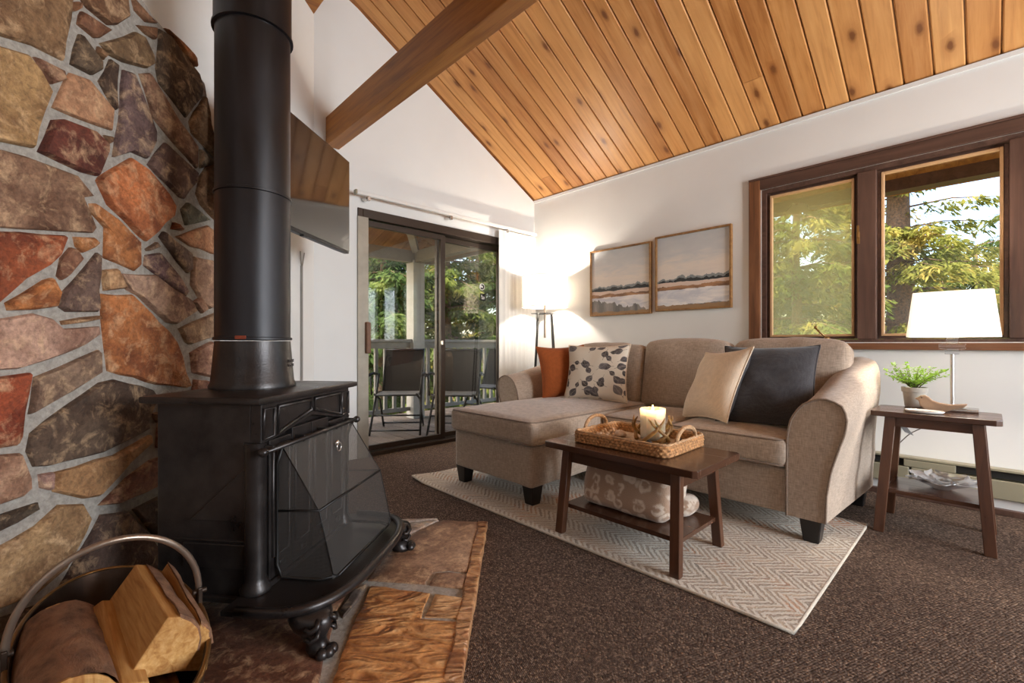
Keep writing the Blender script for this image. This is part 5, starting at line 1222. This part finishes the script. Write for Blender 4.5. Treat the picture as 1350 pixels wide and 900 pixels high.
# ================================================================== FLOOR LAMP
flp = thing('floor_lamp', 'lit floor lamp with a white drum shade on thin black splayed legs', 'lamp', (-.262, -.40, 0))
obj('lamp_shade', MB().lathe([(.235, 1.315), (.235, 1.632), (.232, 1.632), (.232, 1.315)], seg=56, cap0=False, cap1=False), 'shade', flp, smooth=True, angle=50)
for z in (1.317, 1.630): obj('shade_rim', MB().tube([(.2345 * math.cos(a), .2345 * math.sin(a), z) for a in [2 * math.pi * k / 56 for k in range(56)]], .003, 6, closed=True), 'shaderim', flp, smooth=True)
obj('hub_plate', MB().box(-.10, .10, -.10, .10, 1.246, 1.252), 'black', flp, bevel=.002)
obj('pole', MB().lathe([(.012, 1.0), (.012, 1.40)], seg=14), 'steelbar', flp, smooth=True, angle=40)
for k in range(4):
    a = PH + R(45 + 90 * k); c, s_ = math.cos(a), math.sin(a)
    obj('leg', MB().tube([(.098 * c * 1.0, .098 * s_, 1.249), (.19 * c, .19 * s_, 0.006)], .0075, 8), 'black', flp, smooth=True)
obj('spider', MB().tube([(-.232, 0, 1.60), (.232, 0, 1.60)], .0025, 6).tube([(0, -.232, 1.60), (0, .232, 1.60)], .0025, 6).tube([(0, 0, 1.52), (0, 0, 1.65)], .003, 6), 'silver', flp, smooth=True)
obj('bulb', MB().lathe([(.012, 1.40), (.014, 1.41), (.026, 1.432), (.028, 1.445), (.02, 1.462), (.004, 1.47)], seg=18), bpy.data.materials['lit_bulb'], flp, smooth=True)
lampl('floor_lamp_bulb', (-.262, -.40, 1.51), 40)

# ================================================================== PICTURES
def picture(label, y0, y1, z0, z1, mat):
    p = thing('framed_painting', label, 'painting', (0, (y0 + y1) / 2, z0))
    w = .016; m = lambda a, b2, c, d: MB().box(-.034, -.001, a, b2, c, d)
    for (a, b2, c, d) in ((y0, y0 + w, z0, z1), (y1 - w, y1, z0, z1), (y0 + w, y1 - w, z0, z0 + w), (y0 + w, y1 - w, z1 - w, z1)): obj('frame_bar', m(a, b2, c, d), 'frame', p, world=True, bevel=.002)
    cv = MB().add([(-.018, y1 - w, z0 + w), (-.018, y0 + w, z0 + w), (-.018, y0 + w, z1 - w), (-.018, y1 - w, z1 - w), (-.004, y1 - w, z0 + w), (-.004, y0 + w, z0 + w), (-.004, y0 + w, z1 - w), (-.004, y1 - w, z1 - w)],
                  [(0, 1, 2, 3), (7, 6, 5, 4), (0, 4, 5, 1), (2, 6, 7, 3)]); cv.uv = [(0, 0), (1, 0), (1, 1), (0, 1)] * 2
    obj('canvas', cv, mat, p, world=True)
picture('framed abstract landscape with a dark hill rising at its lower left corner', -1.468, -.80, 1.213, 1.862, 'paintA')
picture('framed abstract landscape with a thin brown foreground strip next to the window', -2.166, -1.512, 1.226, 1.886, 'paintB')

# ================================================================== OUTSIDE: DECK
DZ = -.05
dk = struct(obj('deck_floor', MB().box(-4.2, 2.6, .16, 2.2, DZ - .16, DZ - .03), 'deck'))
dm = None
for k in range(46):
    x = -4.1 + k * .145
    M = Matrix.Translation((x, .15, DZ)) @ Matrix.Rotation(R(90), 4, 'Z')
    if dm is None: dm = obj('deck_board', MB().box(0, 2.05, -.068, .068, -.03, 0), 'deck', dk, M=M).data
    else: obj('deck_board', None, None, dk, mesh=dm, M=M)
rl_ = thing('deck_railing', 'weathered grey deck railing with square balusters', 'railing', (-.9, 1.78, DZ))
obj('top_rail', MB().box(-4.2, 2.6, 1.71, 1.85, .962, 1.0), 'railpaint', rl_, world=True, bevel=.004)
obj('sub_rail', MB().box(-4.2, 2.6, 1.76, 1.80, .88, .962), 'railpaint', rl_, world=True)
obj('bottom_rail', MB().box(-4.2, 2.6, 1.76, 1.80, .05, .10), 'railpaint', rl_, world=True)
bm0 = None
for k in range(52):
    x = -4.1 + k * .128
    M = Matrix.Translation((x + .9, 0, 0))
    if bm0 is None: bm0 = obj('baluster', MB().box(-.02, .02, -.02, .02, .15, .93), 'railpaint', rl_, M=M).data
    else: obj('baluster', None, None, rl_, mesh=bm0, M=M)
for x in (-3.4, 2.5): obj('railing_post', MB().box(x - .05, x + .05, 1.72, 1.82, DZ, 1.02), 'railpaint', rl_, world=True)
# porch roof
pf = struct(obj('porch_roof', MB().add([(-4.4, 2.1, 2.16), (0, 2.1, 2.16), (-1.6, .14, 2.80), (-4.4, .14, 2.80), (0, .14, 2.16), (-4.4, 2.1, 2.26), (0, 2.1, 2.26), (-1.6, .14, 2.90), (-4.4, .14, 2.90), (0, .14, 2.26)],
    [(0, 3, 2, 1), (1, 2, 4), (5, 6, 7, 8), (6, 9, 7), (0, 1, 6, 5), (1, 4, 9, 6), (0, 5, 8, 3), (3, 8, 7, 2), (2, 7, 9, 4)]), 'porch'))
sl_ = math.atan2(.64, 1.96)
for k in range(31):
    x = -4.33 + k * .14; ye = .15 if x < -1.6 else 2.1 + x / 1.6 * 1.96
    L = (2.1 - ye) / math.cos(sl_)
    if L < .12 or ye < 0: ye = max(ye, .15); L = (2.1 - ye) / math.cos(sl_)
    if L < .12: continue
    M = Matrix.Translation((x, 2.1, 2.157)) @ Matrix.Rotation(R(-90), 4, 'Z') @ Matrix.Rotation(-sl_, 4, 'Y')
    obj('porch_board', MB().box(0, L, -.067, .067, -.018, 0), 'porch', pf, M=M)
for k in range(13):
    y = .22 + k * .145; L = min(1.6, max(.1, (2.1 - y) / 1.96 * 1.6)) / math.cos(math.atan2(.64, 1.6))
    M = Matrix.Translation((0, y, 2.157)) @ Matrix.Rotation(R(180), 4, 'Z') @ Matrix.Rotation(-math.atan2(.64, 1.6), 4, 'Y')
    obj('porch_board', MB().box(0, L, -.069, .069, -.018, 0), 'porch', pf, M=M)
obj('porch_beam', MB().box(-4.4, -.38, 1.70, 1.80, 2.02, 2.17), 'railpaint', pf)
obj('porch_beam', MB().box(-.52, -.40, .15, 1.70, 2.02, 2.17), 'railpaint', pf)
obj('hip_rafter', MB().tube([(-.46, 1.75, 2.16), (-1.5, .45, 2.60)], .06, 4), 'postpaint', pf)
obj('fascia', MB().box(-4.4, .02, 2.1, 2.13, 2.10, 2.28).box(0, .03, .16, 2.1, 2.10, 2.28), 'railpaint', pf)
obj('porch_post', MB().box(-.545, -.375, 1.68, 1.70, DZ, 2.05).box(-.545, -.375, 1.70, 1.86, DZ, 2.02), 'postpaint', pf)
# deck chairs
def deck_chair():
    t = thing('deck_chair', 'black sling folding deck chair facing the glass door in front of the railing post', 'chair', group=None)
    # local -y faces forward
    for s_ in (-1, 1):
        obj('leg', MB().tube([(s_ * .27, -.27, .0), (s_ * .25, -.02, .42), (s_ * .25, .12, .64)], .012, 8), 'black', t, smooth=True)
        obj('leg', MB().tube([(s_ * .235, .30, .0), (s_ * .225, .05, .36), (s_ * .225, -.22, .44)], .012, 8), 'black', t, smooth=True)
        obj('arm_rest', MB().tube([(s_ * .275, .20, .63), (s_ * .285, -.02, .66), (s_ * .29, -.24, .645)], .016, 8), 'black', t, smooth=True)
        obj('arm_post', MB().tube([(s_ * .28, -.18, .645), (s_ * .26, -.20, .43)], .010, 8), 'black', t, smooth=True)
        obj('back_post', MB().tube([(s_ * .225, .20, .40), (s_ * .225, .30, .66), (s_ * .225, .40, .93)], .012, 8), 'black', t, smooth=True)
    V = []
    for i in range(5):
        f = i / 4; V += [(x, .215 + .185 * f, .43 + .50 * f) for x in (-.225, .225)]
    for i in range(5):
        f = i / 4; V += [(x, .225 + .185 * f, .43 + .50 * f) for x in (-.225, .225)]
    obj('back_sling', MB().add(V, [(2 * i, 2 * i + 1, 2 * i + 3, 2 * i + 2) for i in range(4)] + [(10 + 2 * i + 2, 10 + 2 * i + 3, 10 + 2 * i + 1, 10 + 2 * i) for i in range(4)]), 'sling', t)
    obj('seat_sling', MB().box(-.225, .225, -.23, .21, .425, .435), 'railpaint', t)
    for (y, z, w) in ((-.24, .05, .265), (.27, .05, .233), (-.225, .43, .225), (.385, .915, .225), (-.15, .20, .255)): obj('cross_bar', MB().tube([(-w, y, z), (w, y, z)], .009, 8), 'black', t, smooth=True)
    return t
dcs = deck_chair()
fz = math.atan2(-FW.y, -FW.x) + R(90)
dcs.matrix_basis = Matrix.Translation((-1.11, 1.06, DZ)) @ Matrix.Rotation(fz + R(4), 4, 'Z'); dcs.location.z = DZ
d2 = copy_tree(dcs); d2.matrix_basis = Matrix.Translation((-.67, .57, DZ)) @ Matrix.Rotation(fz - R(4), 4, 'Z'); d2['label'] = 'black sling folding deck chair behind the middle stile of the sliding door'
d3 = copy_tree(dcs); d3.matrix_basis = Matrix.Translation((.16, 1.0, DZ)) @ Matrix.Rotation(fz - R(30), 4, 'Z'); d3['label'] = 'black sling folding deck chair half hidden by the vertical blind'
# eave over the window
ev = struct(obj('eave', MB().box(.14, .86, -6.5, -.2, 2.245, 2.26).box(.82, .86, -6.5, -.2, 2.10, 2.245), 'winwood'))
for k in range(24):
    y = -6.3 + k * .26; obj('soffit_board', MB().box(.15, .82, y + .012, y + .248, 2.228, 2.246), 'soffit', ev)
obj('eave_beam', MB().box(.74, .82, -6.5, -.2, 2.10, 2.228), 'winwood', ev)

# ================================================================== OUTSIDE: TREES
GZ = -3.2
struct(obj('ground', MB().box(-40, 60, -60, 70, GZ - .2, GZ), 'ground'))
def conifer(label, x, y, h, rad, nbr, mat, lean=0.0, dens=1.0, z0=None, tr=.16, needle=.13, bare=.12, droop=.35):
    z0 = GZ if z0 is None else z0
    t = thing('conifer_tree', label, 'tree', (x, y, z0))
    tp = [(lean * (k / 8) * h * .1 + jit(.05), jit(.05), h * k / 8) for k in range(9)]
    obj('trunk', MB().tube(tp, [tr * (1 - .85 * k / 8) for k in range(9)], 10), 'trunk', t, smooth=True)
    Vs = []; brm = MB(); nv = 0
    for b_ in range(nbr):
        f = bare + (1 - bare) * rng.random() ** 1.05; zc = f * h; a = rng.random() * 6.283; L = rad * (1 - f) ** .75 * rng.uniform(.6, 1.1) + .15
        ct_, st_ = math.cos(a), math.sin(a); up = rng.uniform(.05, .25)
        n = int(max(6, L * 30 * dens)); s = rng.random(n) ** .7
        # branch curve
        bx = s * L; bz = zc + up * L * s - droop * L * s * s
        side = rng.normal(0, .10 + .16 * L * .4, n) * (1.05 - s * .7); zz = bz - np.abs(rng.normal(0, .10, n)) - .25 * np.abs(side)
        px = bx * ct_ - side * st_; py = bx * st_ + side * ct_
        if L > .5: brm.tube([(0, 0, zc), (ct_ * L * .5, st_ * L * .5, zc + up * L * .5 - droop * L * .25), (ct_ * L * .95, st_ * L * .95, zc + up * L * .95 - droop * L * .9)], [.022, .013, .004], 5, caps=False)
        # each spray: five slim needles fanned out and hanging
        for q in range(5):
            da = a + np.sign(side) * rng.uniform(.1, 1.2, n) + rng.normal(0, .5, n); ln = needle * rng.uniform(.6, 1.35, n); dz = -rng.uniform(.15, 1.0, n) * ln
            ex, ey = np.cos(da) * ln, np.sin(da) * ln; wx, wy = -np.sin(da) * ln * .13, np.cos(da) * ln * .13
            o = rng.normal(0, .03, (3, n))
            c = np.stack([px + o[0], py + o[1], zz + o[2]], 1)
            e = c + np.stack([ex, ey, dz], 1); w = np.stack([wx, wy, rng.normal(0, .012, n)], 1); mid = c + np.stack([ex, ey, dz], 1) * .45
            Vs.append(np.stack([c, mid + w, e, mid - w], 1).reshape(-1, 3))
    Vv = np.concatenate(Vs); nq = len(Vv) // 4
    me = bpy.data.meshes.new('foliage'); me.vertices.add(len(Vv)); me.vertices.foreach_set('co', Vv.astype(np.float32).ravel())
    me.loops.add(nq * 4); me.loops.foreach_set('vertex_index', np.arange(nq * 4, dtype=np.int32)); me.polygons.add(nq); me.polygons.foreach_set('loop_start', np.arange(0, nq * 4, 4, dtype=np.int32)); me.update(); me.validate()
    me.materials.append(MT[mat])
    o = bpy.data.objects.new('foliage', me); C.objects.link(o); o.parent = t; o['kind'] = 'stuff'; MATW[o.name] = MATW[t.name]
    obj('branches', brm, 'trunk', t, smooth=True)
    return t
def tree_px(px, dep, *a, **k):
    p = at_d(px, 453, dep); return conifer(a[0], p.x, p.y, *a[1:], **k)
# seen through the sliding door
tree_px(505, 9.5, 'drooping green conifer just beyond the deck railing by the chairs', 8.5, 2.1, 150, 'fol2', needle=.12, bare=.2, dens=2.08)
tree_px(590, 10.5, 'broad conifer behind the porch post', 9.0, 2.2, 150, 'fol1', needle=.12, bare=.2, dens=2.08)
tree_px(665, 11.0, 'dark green conifer standing beside the vertical blind', 7.6, 1.9, 140, 'fol2', needle=.12, bare=.15, dens=1.92)
tree_px(545, 15, 'golden tinged conifer further back behind the deck', 10, 2.6, 130, 'fol3', needle=.22, bare=.15)
tree_px(470, 15, 'tall conifer further back near the left door jamb', 11, 2.6, 120, 'fol1', needle=.22, bare=.15)
tree_px(630, 17, 'pale conifer in the distance between two nearer trees', 9.5, 2.8, 120, 'fol3', needle=.24, bare=.1)
# seen through the right window
tree_px(1186, 9.0, 'conifer with a thick bare brown trunk outside the clear window pane', 13, 2.3, 120, 'fol3', tr=.34, bare=.34, needle=.12, droop=.25, dens=1.44)
tree_px(1050, 9.0, 'leafy green conifer outside the hazy window pane', 9.5, 2.2, 150, 'fol1', needle=.12, bare=.15, dens=1.92)
tree_px(1115, 13, 'golden conifer behind the hazy window pane', 10, 2.4, 110, 'fol3', needle=.22, bare=.2)
tree_px(1290, 10.5, 'low green conifer behind the table lamp shade', 6.2, 2.3, 110, 'fol1', needle=.19, bare=.1)
tree_px(1395, 11.0, 'conifer reaching its branches into the clear pane near the window edge', 11, 3.3, 110, 'fol1', needle=.18, bare=.2, dens=.8, droop=.2)
tree_px(1000, 14, 'shaded conifer beyond the picture wall', 9.5, 2.5, 90, 'fol2', needle=.22, bare=.15)
tree_px(1240, 17, 'far pale conifer beyond the window lamp', 8.2, 2.6, 90, 'fol3', needle=.26, bare=.1)
